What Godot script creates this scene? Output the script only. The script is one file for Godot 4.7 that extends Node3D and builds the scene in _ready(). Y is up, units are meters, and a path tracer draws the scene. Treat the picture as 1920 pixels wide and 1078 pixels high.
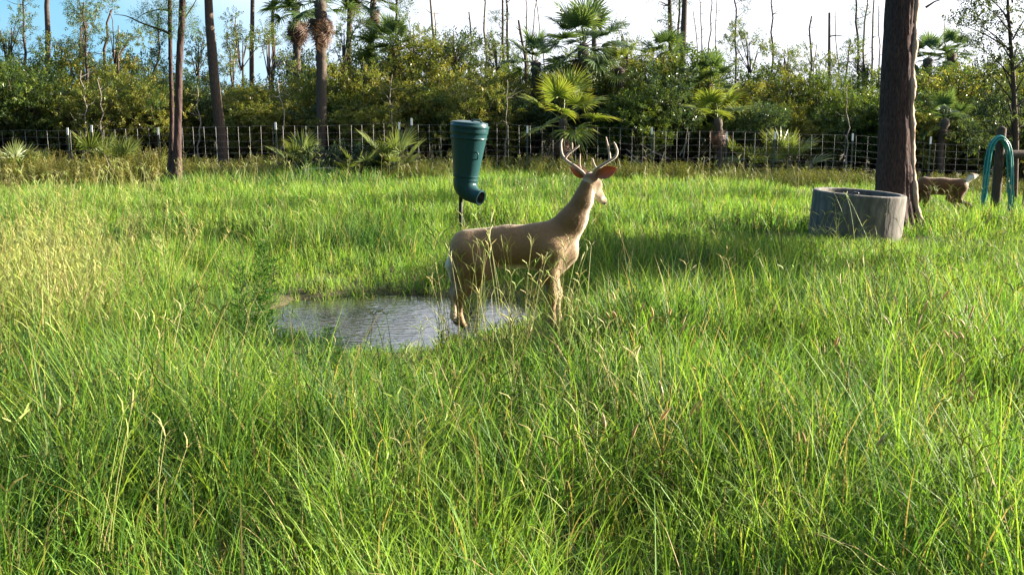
extends Node3D

const F := 2000.0          # focal length in the photograph's pixels (1920 wide)
const CAM := Vector3(0, 2.0, 0)
const PITCH := 10.2
const WATER := -0.05

var rng := RandomNumberGenerator.new()
var na := FastNoiseLite.new()
var nb := FastNoiseLite.new()
var ct := cos(deg_to_rad(PITCH))
var sn := sin(deg_to_rad(PITCH))
var pond := PackedVector2Array()
var taken := {}
var M := {}


class MB:
	var v := PackedVector3Array()
	var c := PackedColorArray()
	var uv := PackedVector2Array()
	var ix := PackedInt32Array()

	func quad(a: Vector3, b: Vector3, d: Vector3, e: Vector3, col: Color) -> void:
		var o := v.size()
		v.append(a); v.append(b); v.append(d); v.append(e)
		c.append(col); c.append(col); c.append(col); c.append(col)
		ix.append(o); ix.append(o + 1); ix.append(o + 2)
		ix.append(o); ix.append(o + 2); ix.append(o + 3)

	# a folded leaf: rhombus bent along its midrib
	func leaf(p: Vector3, dir: Vector3, up: Vector3, ln: float, wd: float, col: Color) -> void:
		var side := dir.cross(up).normalized()
		var nrm := side.cross(dir)
		var mid := p + dir * ln * 0.45 + nrm * wd * 0.22
		var o := v.size()
		v.append(p); v.append(mid + side * wd * 0.5); v.append(p + dir * ln - nrm * ln * 0.08); v.append(mid - side * wd * 0.5)
		c.append(col); c.append(col); c.append(col); c.append(col)
		ix.append(o); ix.append(o + 1); ix.append(o + 2)
		ix.append(o); ix.append(o + 2); ix.append(o + 3)

	func tube(pts: PackedVector3Array, rad: PackedFloat32Array, sides: int, col: Color, cap := true, lumps := 0.0, seed_ := 1.0) -> void:
		var o := v.size()
		var n := pts.size()
		var ref := Vector3(0.31, 0.2, 0.93).normalized()
		for i in n:
			var t := (pts[mini(i + 1, n - 1)] - pts[maxi(i - 1, 0)]).normalized()
			if absf(t.dot(ref)) > 0.95:
				ref = Vector3(1, 0, 0)
			var s := t.cross(ref).normalized()
			ref = s.cross(t).normalized()
			for k in sides:
				var a := TAU * k / sides
				var r := rad[i]
				if lumps > 0.0:
					r *= 1.0 + lumps * (sin(a * 3.0 + i * 0.9 + seed_) * 0.5 + sin(a * 5.0 - i * 1.7 + seed_ * 2.0) * 0.5)
				v.append(pts[i] + (s * cos(a) + ref * sin(a)) * r)
				c.append(col)
		for i in n - 1:
			for k in sides:
				var k2 := (k + 1) % sides
				var a := o + i * sides + k
				var b := o + i * sides + k2
				var d := a + sides
				var e := b + sides
				ix.append(a); ix.append(b); ix.append(e)
				ix.append(a); ix.append(e); ix.append(d)
		if cap:
			var q := v.size()
			v.append(pts[n - 1] + (pts[n - 1] - pts[n - 2]).normalized() * rad[n - 1] * 0.6)
			c.append(col)
			for k in sides:
				ix.append(o + (n - 1) * sides + k); ix.append(o + (n - 1) * sides + (k + 1) % sides); ix.append(q)

	# a profile of (radius, height) turned about y
	func lathe(prof: PackedVector2Array, sides: int, col: Color) -> void:
		var o := v.size()
		for i in prof.size():
			for k in sides:
				var a := TAU * k / sides
				v.append(Vector3(cos(a) * prof[i].x, prof[i].y, sin(a) * prof[i].x))
				c.append(col)
		for i in prof.size() - 1:
			for k in sides:
				var k2 := (k + 1) % sides
				var a := o + i * sides + k
				var b := o + i * sides + k2
				ix.append(a); ix.append(b + sides); ix.append(a + sides)
				ix.append(a); ix.append(b); ix.append(b + sides)

	func box(at: Vector3, size: Vector3, bas: Basis, col: Color) -> void:
		var h := size * 0.5
		var p := []
		for i in 8:
			p.append(at + bas * Vector3(h.x if i & 1 else -h.x, h.y if i & 2 else -h.y, h.z if i & 4 else -h.z))
		quad(p[0], p[2], p[3], p[1], col); quad(p[5], p[7], p[6], p[4], col)
		quad(p[4], p[6], p[2], p[0], col); quad(p[1], p[3], p[7], p[5], col)
		quad(p[2], p[6], p[7], p[3], col); quad(p[0], p[1], p[5], p[4], col)

	func mesh(smooth := false) -> ArrayMesh:
		var a := []
		a.resize(Mesh.ARRAY_MAX)
		a[Mesh.ARRAY_VERTEX] = v
		if smooth:
			var n := PackedVector3Array()
			n.resize(v.size())
			for i in range(0, ix.size(), 3):
				var f := (v[ix[i + 2]] - v[ix[i]]).cross(v[ix[i + 1]] - v[ix[i]])
				n[ix[i]] += f; n[ix[i + 1]] += f; n[ix[i + 2]] += f
			for i in n.size():
				n[i] = n[i].normalized()
			a[Mesh.ARRAY_NORMAL] = n
		a[Mesh.ARRAY_COLOR] = c
		if uv.size() == v.size():
			a[Mesh.ARRAY_TEX_UV] = uv
		a[Mesh.ARRAY_INDEX] = ix
		var m := ArrayMesh.new()
		m.add_surface_from_arrays(Mesh.PRIMITIVE_TRIANGLES, a)
		return m


# ---------------------------------------------------------------- naming
func numbered(called: String) -> String:
	if not taken.has(called):
		taken[called] = 0
		return called
	taken[called] += 1
	return "%s_%03d" % [called, taken[called]]


func tag(o: Node, label: String, category := "", group := "", kind := "") -> void:
	if label: o.set_meta("label", label)
	if category: o.set_meta("category", category)
	if group: o.set_meta("group", group)
	if kind: o.set_meta("kind", kind)


func thing(called: String, label: String, category: String, at: Vector3, group := "") -> Node3D:
	var o := Node3D.new()
	o.name = numbered(called)
	add_child(o)
	o.position = at
	tag(o, label, category, group)
	return o


func part(called: String, mesh: Mesh, m: Material, parent: Node3D, at := Transform3D()) -> MeshInstance3D:
	var o := MeshInstance3D.new()
	o.mesh = mesh
	o.material_override = m
	o.transform = at
	if parent == self:
		o.name = numbered(called)
		add_child(o)
	else:
		var k := 0
		var nm := called
		while parent.has_node(nm):
			k += 1
			nm = "%s_%03d" % [called, k]
		o.name = nm
		parent.add_child(o)
	return o


# ---------------------------------------------------------------- geometry of the place
func P(px: float, py: float, d: float) -> Vector3:
	var r := Vector3((px - 960.0) / F, (539.0 - py) / F, -1)
	var w := Vector3(r.x, r.y * ct - sn, -r.y * sn - ct)
	return CAM + w * (d / -w.z)


func on_flat(px: float, py: float, h := 0.0) -> Vector3:
	var r := Vector3((px - 960.0) / F, (539.0 - py) / F, -1)
	var w := Vector3(r.x, r.y * ct - sn, -r.y * sn - ct)
	return CAM + w * ((h - CAM.y) / w.y)


func stand(px: float, d: float) -> Vector3:      # a point on the ground at distance d seen in column px
	var x := (px - 960.0) / F * (d * ct + 2.0 * sn)
	return Vector3(x, ground(x, -d), -d)


func px_of(x: float, d: float) -> float:
	return 960.0 + x * F / (d * ct + 1.9 * sn)


func pond_sd(x: float, z: float) -> float:
	if x < -4.0 or x > 2.0 or z < -13.0 or z > -6.0:
		return 2.0
	var p := Vector2(x, z)
	var best := 99.0
	var n := pond.size()
	for i in n:
		var a := pond[i]
		var ab := pond[(i + 1) % n] - a
		var t := clampf((p - a).dot(ab) / ab.length_squared(), 0, 1)
		best = minf(best, (p - a - ab * t).length_squared())
	best = sqrt(best)
	best += na.get_noise_2d(x * 90.0, z * 90.0) * 0.16
	return -best if Geometry2D.is_point_in_polygon(p, pond) else best


func ground(x: float, z: float) -> float:
	var d := -z
	var h := na.get_noise_2d(x * 14.0, z * 14.0) * 0.09 + nb.get_noise_2d(x * 50.0, z * 50.0) * 0.04
	h -= 0.002 * minf((x + 3.2) * (x + 3.2), 420.0) * smoothstep(10.0, 20.0, d)
	var s := pond_sd(x, z)
	if s < 1.2:
		if s < 0.0:
			h = WATER - 0.012 - 0.14 * smoothstep(0.0, 0.45, -s)
		else:
			h = lerpf(WATER - 0.012, h, smoothstep(0.0, 1.2, s)) + 0.05 * smoothstep(0.0, 0.1, s) * (1.0 - smoothstep(0.2, 1.2, s))
	return h


# ---------------------------------------------------------------- materials
func noise_tex(freq: float, a: Color, b: Color, mid := 0.5, seed_ := 1, normal := false, size := 256, oct := 4) -> NoiseTexture2D:
	var n := FastNoiseLite.new()
	n.seed = seed_
	n.frequency = freq
	n.fractal_octaves = oct
	var t := NoiseTexture2D.new()
	t.width = size; t.height = size
	t.seamless = true
	t.noise = n
	if normal:
		t.as_normal_map = true
		t.bump_strength = 6.0
	else:
		var g := Gradient.new()
		g.offsets = PackedFloat32Array([0.0, mid, 1.0])
		g.colors = PackedColorArray([a, a.lerp(b, 0.5), b])
		t.color_ramp = g
	return t


func lin(r: float, g: float, b: float) -> Color:
	return Color(r, g, b).linear_to_srgb()


func flat(r: float, g: float, b: float, rough := 0.8) -> StandardMaterial3D:
	var m := StandardMaterial3D.new()
	m.albedo_color = lin(r, g, b)
	m.roughness = rough
	return m


func leafy(rough: float, back: Color) -> StandardMaterial3D:
	var m := StandardMaterial3D.new()
	m.vertex_color_use_as_albedo = true
	m.roughness = rough
	m.metallic_specular = 0.35
	m.backlight_enabled = true
	m.backlight = back
	m.cull_mode = BaseMaterial3D.CULL_DISABLED
	return m


func rough_mat(a: Color, b: Color, scale: Vector3, bump := 1.5, rough := 0.9, seed_ := 3, freq := 0.03) -> StandardMaterial3D:
	var m := StandardMaterial3D.new()
	m.albedo_texture = noise_tex(freq, a, b, 0.5, seed_)
	m.heightmap_enabled = bump > 0.0
	if bump > 0.0:
		m.heightmap_texture = noise_tex(freq * 1.6, Color.BLACK, Color.WHITE, 0.5, seed_ + 7)
		m.heightmap_scale = bump
	m.uv1_triplanar = true
	m.uv1_scale = scale
	m.roughness = rough
	m.metallic_specular = 0.3
	return m


func make_materials() -> void:
	M.grass = leafy(0.55, lin(0.95, 0.95, 0.50))
	M.grass.metallic_specular = 0.26
	M.dry = leafy(0.6, lin(0.6, 0.56, 0.45))
	M.leaf = leafy(0.36, lin(0.85, 0.82, 0.36))
	M.frond = leafy(0.4, lin(0.75, 0.72, 0.35))
	M.bark = rough_mat(lin(0.035, 0.026, 0.022), lin(0.10, 0.075, 0.06), Vector3(3, 0.7, 3), 0.5, 0.95, 3)
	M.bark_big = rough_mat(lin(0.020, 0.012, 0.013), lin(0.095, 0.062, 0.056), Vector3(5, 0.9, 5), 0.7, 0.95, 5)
	M.bark_sun_paint = rough_mat(lin(0.24, 0.165, 0.13), lin(0.50, 0.38, 0.30), Vector3(5, 1.0, 5), 0.5, 0.9, 10)  # sunlit copy of the trunk bark, sunlight put into its colour
	M.bark_pale = rough_mat(lin(0.13, 0.11, 0.095), lin(0.32, 0.28, 0.24), Vector3(4, 0.8, 4), 0.4, 0.9, 9)
	M.palm_bark = rough_mat(lin(0.035, 0.028, 0.024), lin(0.13, 0.105, 0.085), Vector3(4, 6, 4), 0.8, 0.95, 11)
	M.soil = rough_mat(lin(0.035, 0.032, 0.016), lin(0.085, 0.075, 0.035), Vector3(0.9, 0.9, 0.9), 1.5, 1.0, 13)
	M.concrete = rough_mat(lin(0.055, 0.054, 0.054), lin(0.175, 0.163, 0.145), Vector3(2.6, 0.8, 2.6), 0.6, 0.92, 17, 0.012)
	M.wire = flat(0.26, 0.25, 0.26, 0.5)
	M.wire.metallic = 0.4
	M.post = flat(0.035, 0.055, 0.045, 0.6)
	M.tip = flat(0.78, 0.78, 0.78, 0.5)
	M.wood = rough_mat(lin(0.03, 0.023, 0.02), lin(0.11, 0.085, 0.07), Vector3(6, 0.8, 6), 0.4, 0.95, 21)
	M.plastic = rough_mat(lin(0.009, 0.038, 0.044), lin(0.017, 0.054, 0.060), Vector3(4, 4, 4), 0.0, 0.3, 23)
	M.hose = flat(0.008, 0.20, 0.20, 0.4)
	M.black = flat(0.012, 0.012, 0.014, 0.5)
	M.white = flat(0.75, 0.75, 0.74, 0.6)
	M.steel = flat(0.25, 0.25, 0.25, 0.4)
	M.steel.metallic = 0.6
	var f := StandardMaterial3D.new()
	f.vertex_color_use_as_albedo = true
	f.roughness = 0.75
	f.metallic_specular = 0.25
	f.rim_enabled = true
	f.rim = 0.5
	f.rim_tint = 0.6
	f.albedo_texture = noise_tex(0.06, Color(0.78, 0.78, 0.78), Color(1, 1, 1), 0.5, 31)
	f.uv1_triplanar = true
	f.uv1_scale = Vector3(5, 9, 5)
	M.fur = f
	M.hair = leafy(0.7, lin(0.3, 0.28, 0.24))
	var an := StandardMaterial3D.new()
	an.vertex_color_use_as_albedo = true
	an.roughness = 0.8
	an.rim_enabled = true
	an.rim = 1.0
	an.rim_tint = 0.2
	M.velvet = an
	M.ear = leafy(0.8, lin(0.55, 0.26, 0.2))
	var w := StandardMaterial3D.new()
	w.albedo_color = lin(0.020, 0.020, 0.014)
	w.roughness = 0.0
	w.metallic_specular = 0.7
	w.normal_enabled = true
	w.normal_texture = noise_tex(0.035, Color.BLACK, Color.WHITE, 0.5, 41, true, 512, 3)
	w.normal_scale = 0.11
	w.uv1_scale = Vector3(0.30, 0.85, 1)
	M.water = w


# ---------------------------------------------------------------- sky and light
func sun_dir() -> Vector3:
	var az := deg_to_rad(107.0)
	var el := deg_to_rad(16.5)
	return Vector3(sin(az) * cos(el), sin(el), cos(az) * cos(el))


func make_sky() -> ImageTexture:
	var w := 768
	var h := 384
	var im := Image.create(w, h, false, Image.FORMAT_RGBF)
	var s := sun_dir()
	var n := FastNoiseLite.new()
	n.seed = 5
	n.frequency = 1.6
	n.fractal_octaves = 5
	var glow := Vector2(s.x, s.z).normalized()
	for j in h:
		var el := PI * (0.5 - (j + 0.5) / h)
		for i in w:
			var az := TAU * (i + 0.5) / w
			# Godot's panorama: u = 0.5 looks along -z
			var dir := Vector3(sin(az) * cos(el), sin(el), -cos(az) * cos(el))
			var up := maxf(dir.y, 0.0)
			var zen := pow(1.0 - up, 1.6)
			var blue := Color(0.021, 0.078, 0.165).lerp(Color(0.036, 0.110, 0.158), zen)
			var ang := rad_to_deg(acos(clampf(dir.dot(s), -1, 1)))
			var cl := n.get_noise_3d(dir.x * 1.2, dir.y * 4.0, dir.z * 1.2)
			var mixv := smoothstep(99.0, 74.0, ang + cl * 10.0 + up * 6.0)
			var thin := clampf(cl * 1.2 + 0.15, 0.0, 1.0) * 0.35 * zen
			var col := blue.lerp(Color(0.13, 0.15, 0.175), clampf(thin, 0, 1))
			col = col.lerp(Color(0.20, 0.212, 0.240), mixv)
			var m := exp(-ang / 16.0)
			col += Color(0.8, 0.7, 0.55) * m
			if dir.y < 0.0:
				col = Color(0.10, 0.12, 0.09)
			im.set_pixel(i, j, col)
	return ImageTexture.create_from_image(im)


func make_view() -> void:
	var cam := Camera3D.new()
	cam.name = "camera"
	add_child(cam)
	cam.position = CAM
	cam.rotation_degrees = Vector3(-PITCH, 0, 0)
	cam.fov = rad_to_deg(2.0 * atan(539.0 / F))
	cam.near = 0.1
	cam.far = 900.0
	cam.current = true
	var e := Environment.new()
	e.background_mode = Environment.BG_SKY
	var sk := Sky.new()
	var pm := PanoramaSkyMaterial.new()
	pm.panorama = make_sky()
	sk.sky_material = pm
	e.sky = sk
	e.background_energy_multiplier = 1.0
	e.tonemap_mode = Environment.TONE_MAPPER_LINEAR
	e.tonemap_exposure = 6.5
	e.sdfgi_enabled = true
	e.ssao_enabled = true
	e.ssil_enabled = true
	var we := WorldEnvironment.new()
	we.name = "world_environment"
	we.environment = e
	add_child(we)
	var sun := DirectionalLight3D.new()
	sun.name = "sun"
	add_child(sun)
	sun.basis = Basis.looking_at(-sun_dir())
	sun.light_energy = 1.6
	sun.light_color = Color(1.0, 0.95, 0.86)
	sun.light_angular_distance = 0.5
	sun.shadow_enabled = true


# ---------------------------------------------------------------- ground and water
func make_ground() -> void:
	for q in [[474, 604], [512, 577], [560, 562], [625, 560], [700, 552], [760, 551], [850, 556], [950, 563], [1000, 577], [1002, 596], [965, 614], [905, 624], [840, 652], [760, 664], [690, 658], [640, 662], [590, 640], [520, 628]]:
		var p := on_flat(q[0], q[1], WATER)
		pond.append(Vector2(p.x, p.z))
	var xs := PackedFloat32Array()
	var zs := PackedFloat32Array()
	for k in [400.0, 250.0, 150.0, 90.0, 60.0, 42.0, 32.0, 25.0]: xs.append(-k)
	var x := -20.0
	while x < 20.0:
		xs.append(x)
		x += 0.09 if x > -3.2 and x < 1.0 else 0.3
	for k in [20.0, 25.0, 32.0, 42.0, 60.0, 90.0, 150.0, 250.0, 400.0]: xs.append(k)
	for k in [60.0, 30.0, 15.0, 8.0, 4.0, 2.0]: zs.append(k)
	var z := 0.0
	while z > -32.0:
		zs.append(z)
		z -= 0.09 if z < -7.6 and z > -11.6 else 0.3
	for k in [32.0, 36.0, 42.0, 50.0, 62.0, 80.0, 110.0, 160.0, 240.0, 400.0, 700.0]: zs.append(-k)
	var b := MB.new()
	for zz in zs:
		for xx in xs:
			b.v.append(Vector3(xx, ground(xx, zz), zz))
			b.c.append(Color.WHITE)
	var n := xs.size()
	for j in zs.size() - 1:
		for i in n - 1:
			var a := j * n + i
			b.ix.append(a); b.ix.append(a + n + 1); b.ix.append(a + 1)
			b.ix.append(a); b.ix.append(a + n); b.ix.append(a + n + 1)
	var g := part("ground", b.mesh(true), M.soil, self)
	tag(g, "bare brown soil of the clearing under the grass", "ground", "", "structure")
	# the pond's water, one level sheet whose rim lies under the bank
	var w := MB.new()
	var c := Vector2()
	for p in pond: c += p / pond.size()
	w.v.append(Vector3(c.x, WATER, c.y)); w.uv.append(c); w.c.append(Color.WHITE)
	for p in pond:
		var q := p + (p - c).normalized() * 0.16
		w.v.append(Vector3(q.x, WATER, q.y)); w.uv.append(q); w.c.append(Color.WHITE)
	for i in pond.size():
		w.ix.append(0); w.ix.append(1 + i); w.ix.append(1 + (i + 1) % pond.size())
	var wm := w.mesh()
	var st := SurfaceTool.new()
	st.create_from(wm, 0)
	st.generate_normals()
	st.generate_tangents()
	var o := part("pond_water", st.commit(), M.water, self)
	tag(o, "small shallow pond reflecting the pale sky behind the grass", "water", "", "structure")


# ---------------------------------------------------------------- grass
func blade(b: MB, p: Vector3, yaw: float, lean: float, bend: float, ln: float, wd: float, c0: Color, c1: Color, seg := 4) -> void:
	var out := Vector3(cos(yaw), 0, sin(yaw))
	var tw := yaw + PI / 2 + rng.randf_range(-0.9, 0.9)
	var side := Vector3(cos(tw), 0, sin(tw))
	var a := lean
	var o := b.v.size()
	for i in seg:
		var t := float(i) / seg
		var w := wd * 0.5 * (0.75 + 0.25 * sin(t * PI)) * (1.0 - t * t * 0.75)
		b.v.append(p - side * w); b.v.append(p + side * w)
		var cc := c0.lerp(c1, t)
		b.c.append(cc); b.c.append(cc)
		a += bend / seg * (0.4 + 1.2 * t)
		p += (out * sin(a) + Vector3.UP * cos(a)) * ln / seg
	b.v.append(p); b.c.append(c1)
	for i in seg - 1:
		var q := o + i * 2
		b.ix.append(q); b.ix.append(q + 1); b.ix.append(q + 3)
		b.ix.append(q); b.ix.append(q + 3); b.ix.append(q + 2)
	var e := o + (seg - 1) * 2
	b.ix.append(e); b.ix.append(e + 1); b.ix.append(e + 2)


func jit(c: Color, k := 0.2) -> Color:
	var f := rng.randf_range(1.0 - k, 1.0 + k)
	return Color(c.r * f * rng.randf_range(0.88, 1.15), c.g * f, c.b * f * rng.randf_range(0.8, 1.2))


func stalk(h: float, kind: int, far_: bool) -> ArrayMesh:
	# seed stems: 0 forked like bahia, 1 bristly foxtail, 2 loose drooping panicle
	var b := MB.new()
	for q in 3:
		var yaw := rng.randf() * TAU
		var out := Vector3(cos(yaw), 0, sin(yaw))
		var a := absf(rng.randfn(0, 0.12))
		var p := Vector3(rng.randfn(0, 0.06), 0, rng.randfn(0, 0.06))
		var hh := h * rng.randf_range(0.7, 1.05)
		var pts := PackedVector3Array([p])
		var rad := PackedFloat32Array()
		var r0 := 0.0030 if far_ else 0.0021
		for i in 5:
			a += rng.randf_range(0.0, 0.10)
			p += (out * sin(a) + Vector3.UP * cos(a)) * hh / 5.0
			pts.append(p)
		for i in 6: rad.append(r0 * (1.0 - i * 0.09))
		var c := jit(Color(0.31, 0.29, 0.12), 0.2) if rng.randf() < 0.5 else jit(Color(0.21, 0.27, 0.07), 0.2)
		b.tube(pts, rad, 3, c, false)
		for l in 2:
			blade(b, pts[1 + l], rng.randf() * TAU, 0.5, 0.8, hh * 0.3, 0.006, Color(0.15, 0.22, 0.04), Color(0.28, 0.26, 0.07))
		var dir := (pts[5] - pts[4]).normalized()
		if kind == 0:
			for s in [-1.0, 1.0]:
				var side: Vector3 = dir.cross(out).normalized() * float(s)
				var e := PackedVector3Array([p, p + (dir * 0.8 + side * 0.45).normalized() * 0.05, p + (dir * 0.7 + side * 0.7).normalized() * 0.10])
				b.tube(e, PackedFloat32Array([r0, r0 * 1.6, r0 * 0.8]), 3, c * 1.1, true)
		elif kind == 1:
			var e := PackedVector3Array([p, p + dir * 0.02, p + dir * 0.05 + out * 0.004, p + dir * 0.075 + out * 0.012])
			b.tube(e, PackedFloat32Array([0.002, 0.0075, 0.0068, 0.002]), 5, jit(Color(0.42, 0.34, 0.20), 0.15), true)
		else:
			for k in 9:
				var t := 0.6 + 0.4 * k / 9.0
				var o := pts[4].lerp(pts[5], (t - 0.6) / 0.4)
				var y2 := rng.randf() * TAU
				blade(b, o, y2, 0.5, 1.4, 0.09, 0.007, c, c * 1.15, 3)
	return b.mesh()


func weed(h: float, n: int, ll: float, pal: Array, feathery := false) -> ArrayMesh:
	var b := MB.new()
	for s in n:
		var yaw := rng.randf() * TAU
		var out := Vector3(cos(yaw), 0, sin(yaw))
		var hh := h * rng.randf_range(0.6, 1.0)
		var p0 := Vector3(rng.randfn(0, 0.07), 0, rng.randfn(0, 0.07))
		var p1 := p0 + out * hh * rng.randf_range(0.0, 0.3) + Vector3.UP * hh
		var pm := p0.lerp(p1, 0.5) - out * hh * 0.04
		b.tube(PackedVector3Array([p0, pm, p1]), PackedFloat32Array([0.006, 0.004, 0.002]), 3, Color(0.14, 0.13, 0.05), false)
		var c: Color = pal[rng.randi() % pal.size()]
		var m := int(hh / (0.013 if feathery else 0.035))
		for i in m:
			var t := 0.18 + 0.82 * i / m
			var q := p0.lerp(p1, t) - out * hh * 0.08 * t * (1.0 - t)
			var y2 := i * 2.4 + rng.randf()
			var d := Vector3(cos(y2), rng.randf_range(0.1, 0.9), sin(y2)).normalized()
			var l := ll * (1.15 - t * 0.6) * rng.randf_range(0.7, 1.2)
			if feathery:
				for k in 6:
					var d2 := (d + Vector3(rng.randfn(0, 0.35), rng.randfn(0.2, 0.3), rng.randfn(0, 0.35))).normalized()
					b.leaf(q + d * l * k * 0.16, d2, Vector3.UP, l * 0.62, 0.012, jit(c))
			else:
				b.leaf(q, d, Vector3.UP, l, l * 0.36, jit(c))
	return b.mesh()


func scatter(owner_: Node3D, called: String, meshes: Array, mat: Material, spots: Array) -> void:
	# spots: [x, z, horizontal scale, vertical scale, tint]; spread over the variants
	var per := []
	for m in meshes: per.append([])
	for s in spots: per[rng.randi() % meshes.size()].append(s)
	for i in meshes.size():
		if per[i].is_empty():
			continue
		var mm := MultiMesh.new()
		mm.transform_format = MultiMesh.TRANSFORM_3D
		mm.use_colors = true
		mm.mesh = meshes[i]
		mm.instance_count = per[i].size()
		var buf := PackedFloat32Array()
		buf.resize(per[i].size() * 16)
		var k := 0
		for s in per[i]:
			var yaw := rng.randf() * TAU
			var sx: float = s[2]
			var sy: float = s[3]
			var t: Color = s[4]
			var cy := cos(yaw) * sx
			var sz := sin(yaw) * sx
			var row := [cy, 0.0, sz, s[0], rng.randfn(0, 0.06) * sy, sy, rng.randfn(0, 0.06) * sy, ground(s[0], s[1]), -sz, 0.0, cy, s[1], t.r, t.g, t.b, 1.0]
			for q in 16:
				buf[k + q] = row[q]
			k += 16
		mm.buffer = buf
		var o := MultiMeshInstance3D.new()
		o.multimesh = mm
		o.material_override = mat
		o.name = called if i == 0 else "%s_%03d" % [called, i]
		owner_.add_child(o)


func stuff(called: String, label: String, category: String) -> Node3D:
	var o := thing(called, label, category, Vector3.ZERO)
	o.set_meta("kind", "stuff")
	return o


# how tall the grass stands: low round the water, round the tank and on the trodden spots
func grass_height(x: float, d: float) -> float:
	var px := px_of(x, d)
	var h := 0.40 + 0.34 * na.get_noise_2d(x * 36.0, d * 36.0 + 400.0) + 0.24 * nb.get_noise_2d(x * 120.0, d * 120.0)
	h = maxf(h, 0.15) * lerpf(1.15, 0.72, smoothstep(6.5, 12.0, d))
	h *= 1.0 - 0.40 * smoothstep(22.0, 27.0, d)
	h *= 1.0 - 0.72 * exp(-pow((px - 866.0) / 60.0, 2.0)) * smoothstep(12.5, 13.5, d) * smoothstep(17.0, 16.2, d)
	var s := pond_sd(x, -d)
	if s < -0.10 - 0.5 * maxf(0.0, nb.get_noise_2d(x * 260.0, d * 260.0 + 70.0)):
		return 0.0
	if s < 1.6:
		var cap := 0.13 + 0.24 * maxf(s, 0.0) + 0.07 * nb.get_noise_2d(x * 200.0, d * 200.0)
		h = minf(h, cap if s > 0.0 else cap * 0.8)
	if d < 9.4 and px > 440.0 and px < 1130.0:      # the near bank stays below the line of sight to the water and the legs
		var yt := lerpf(590.0, 642.0, smoothstep(440.0, 520.0, px))
		yt = lerpf(yt, 608.0, smoothstep(790.0, 850.0, px))
		yt = lerpf(yt, 600.0, smoothstep(985.0, 1070.0, px))
		yt = lerpf(yt, 520.0, smoothstep(1085.0, 1130.0, px))
		h = minf(h, maxf(0.13, 1.93 - (yt - 179.0) * d / F) * (1.0 + 0.25 * nb.get_noise_2d(x * 300.0, d * 300.0)))
	if d > 10.0 and d < 15.2 and px > 470.0 and px < 880.0:
		h = minf(h, lerpf(0.17, 0.40, smoothstep(11.4, 13.6, d)) * (1.0 + 0.4 * nb.get_noise_2d(x * 160.0, d * 160.0)))
	h += 0.30 * exp(-pow((d - 14.6) / 0.8, 2.0)) * smoothstep(440.0, 520.0, px) * smoothstep(980.0, 850.0, px)
	if px < 330.0 and d > 8.0 and d < 13.0:
		h *= 1.35
	if px > 1690.0 and d > 17.2 and d < 19.4:
		h = maxf(h * 1.1, 0.43)
	var tk := Vector2(x, -d).distance_to(Vector2(tank_at.x, tank_at.z))
	if tk < 0.70:
		return 0.0
	if tk < 3.2 and d < 16.0:
		h = minf(h, 0.13 + 0.07 * absf(tk - 0.7))
	var bare := Vector2((x - 1.5) / 0.75, (d - 14.4) / 0.30).length()
	if bare < 1.0:
		return 0.0
	return h


var tank_at := Vector3.ZERO


# one blade written straight into the lists of a large mesh
func sow(b: MB, x: float, z: float, y0: float, yaw: float, lean: float, bend: float, ln: float, wd: float, c0: Color, c1: Color, seg: int) -> void:
	var out := Vector3(cos(yaw), 0, sin(yaw))
	var tw := yaw + PI / 2 + rng.randf_range(-0.9, 0.9)
	var side := Vector3(cos(tw), 0, sin(tw)) * wd * 0.5
	var p := Vector3(x, y0, z)
	var a := lean
	var o := b.v.size()
	for i in seg:
		var t := float(i) / seg
		var w := (0.8 + 0.3 * t) * (1.0 - t * t * 0.85)
		b.v.append(p - side * w); b.v.append(p + side * w)
		var cc := c0.lerp(c1, t)
		b.c.append(cc); b.c.append(cc)
		p += (out * sin(a) + Vector3.UP * cos(a)) * ln / seg
		a += bend / seg * (0.4 + 1.2 * t)
	b.v.append(p); b.c.append(c1)
	for i in seg - 1:
		var q := o + i * 2
		b.ix.append(q); b.ix.append(q + 1); b.ix.append(q + 3)
		b.ix.append(q); b.ix.append(q + 3); b.ix.append(q + 2)
	var e := o + (seg - 1) * 2
	b.ix.append(e); b.ix.append(e + 1); b.ix.append(e + 2)


# patches of shade painted as darker, bluish grass, also taller: [column, distance, half width, half depth]
func painted_shade(x: float, d: float) -> float:
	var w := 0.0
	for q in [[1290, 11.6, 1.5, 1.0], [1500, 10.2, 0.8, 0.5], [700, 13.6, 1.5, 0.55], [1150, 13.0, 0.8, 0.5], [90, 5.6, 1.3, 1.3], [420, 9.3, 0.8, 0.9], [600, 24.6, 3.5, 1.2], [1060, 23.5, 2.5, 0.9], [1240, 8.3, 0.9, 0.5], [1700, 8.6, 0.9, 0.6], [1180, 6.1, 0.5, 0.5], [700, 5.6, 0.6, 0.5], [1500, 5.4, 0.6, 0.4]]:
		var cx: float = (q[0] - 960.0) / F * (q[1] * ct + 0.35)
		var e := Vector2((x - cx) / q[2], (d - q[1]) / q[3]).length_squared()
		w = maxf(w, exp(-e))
	return clampf(w + 0.35 * nb.get_noise_2d(x * 90.0 + 300.0, d * 90.0), 0.0, 1.0)


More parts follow.
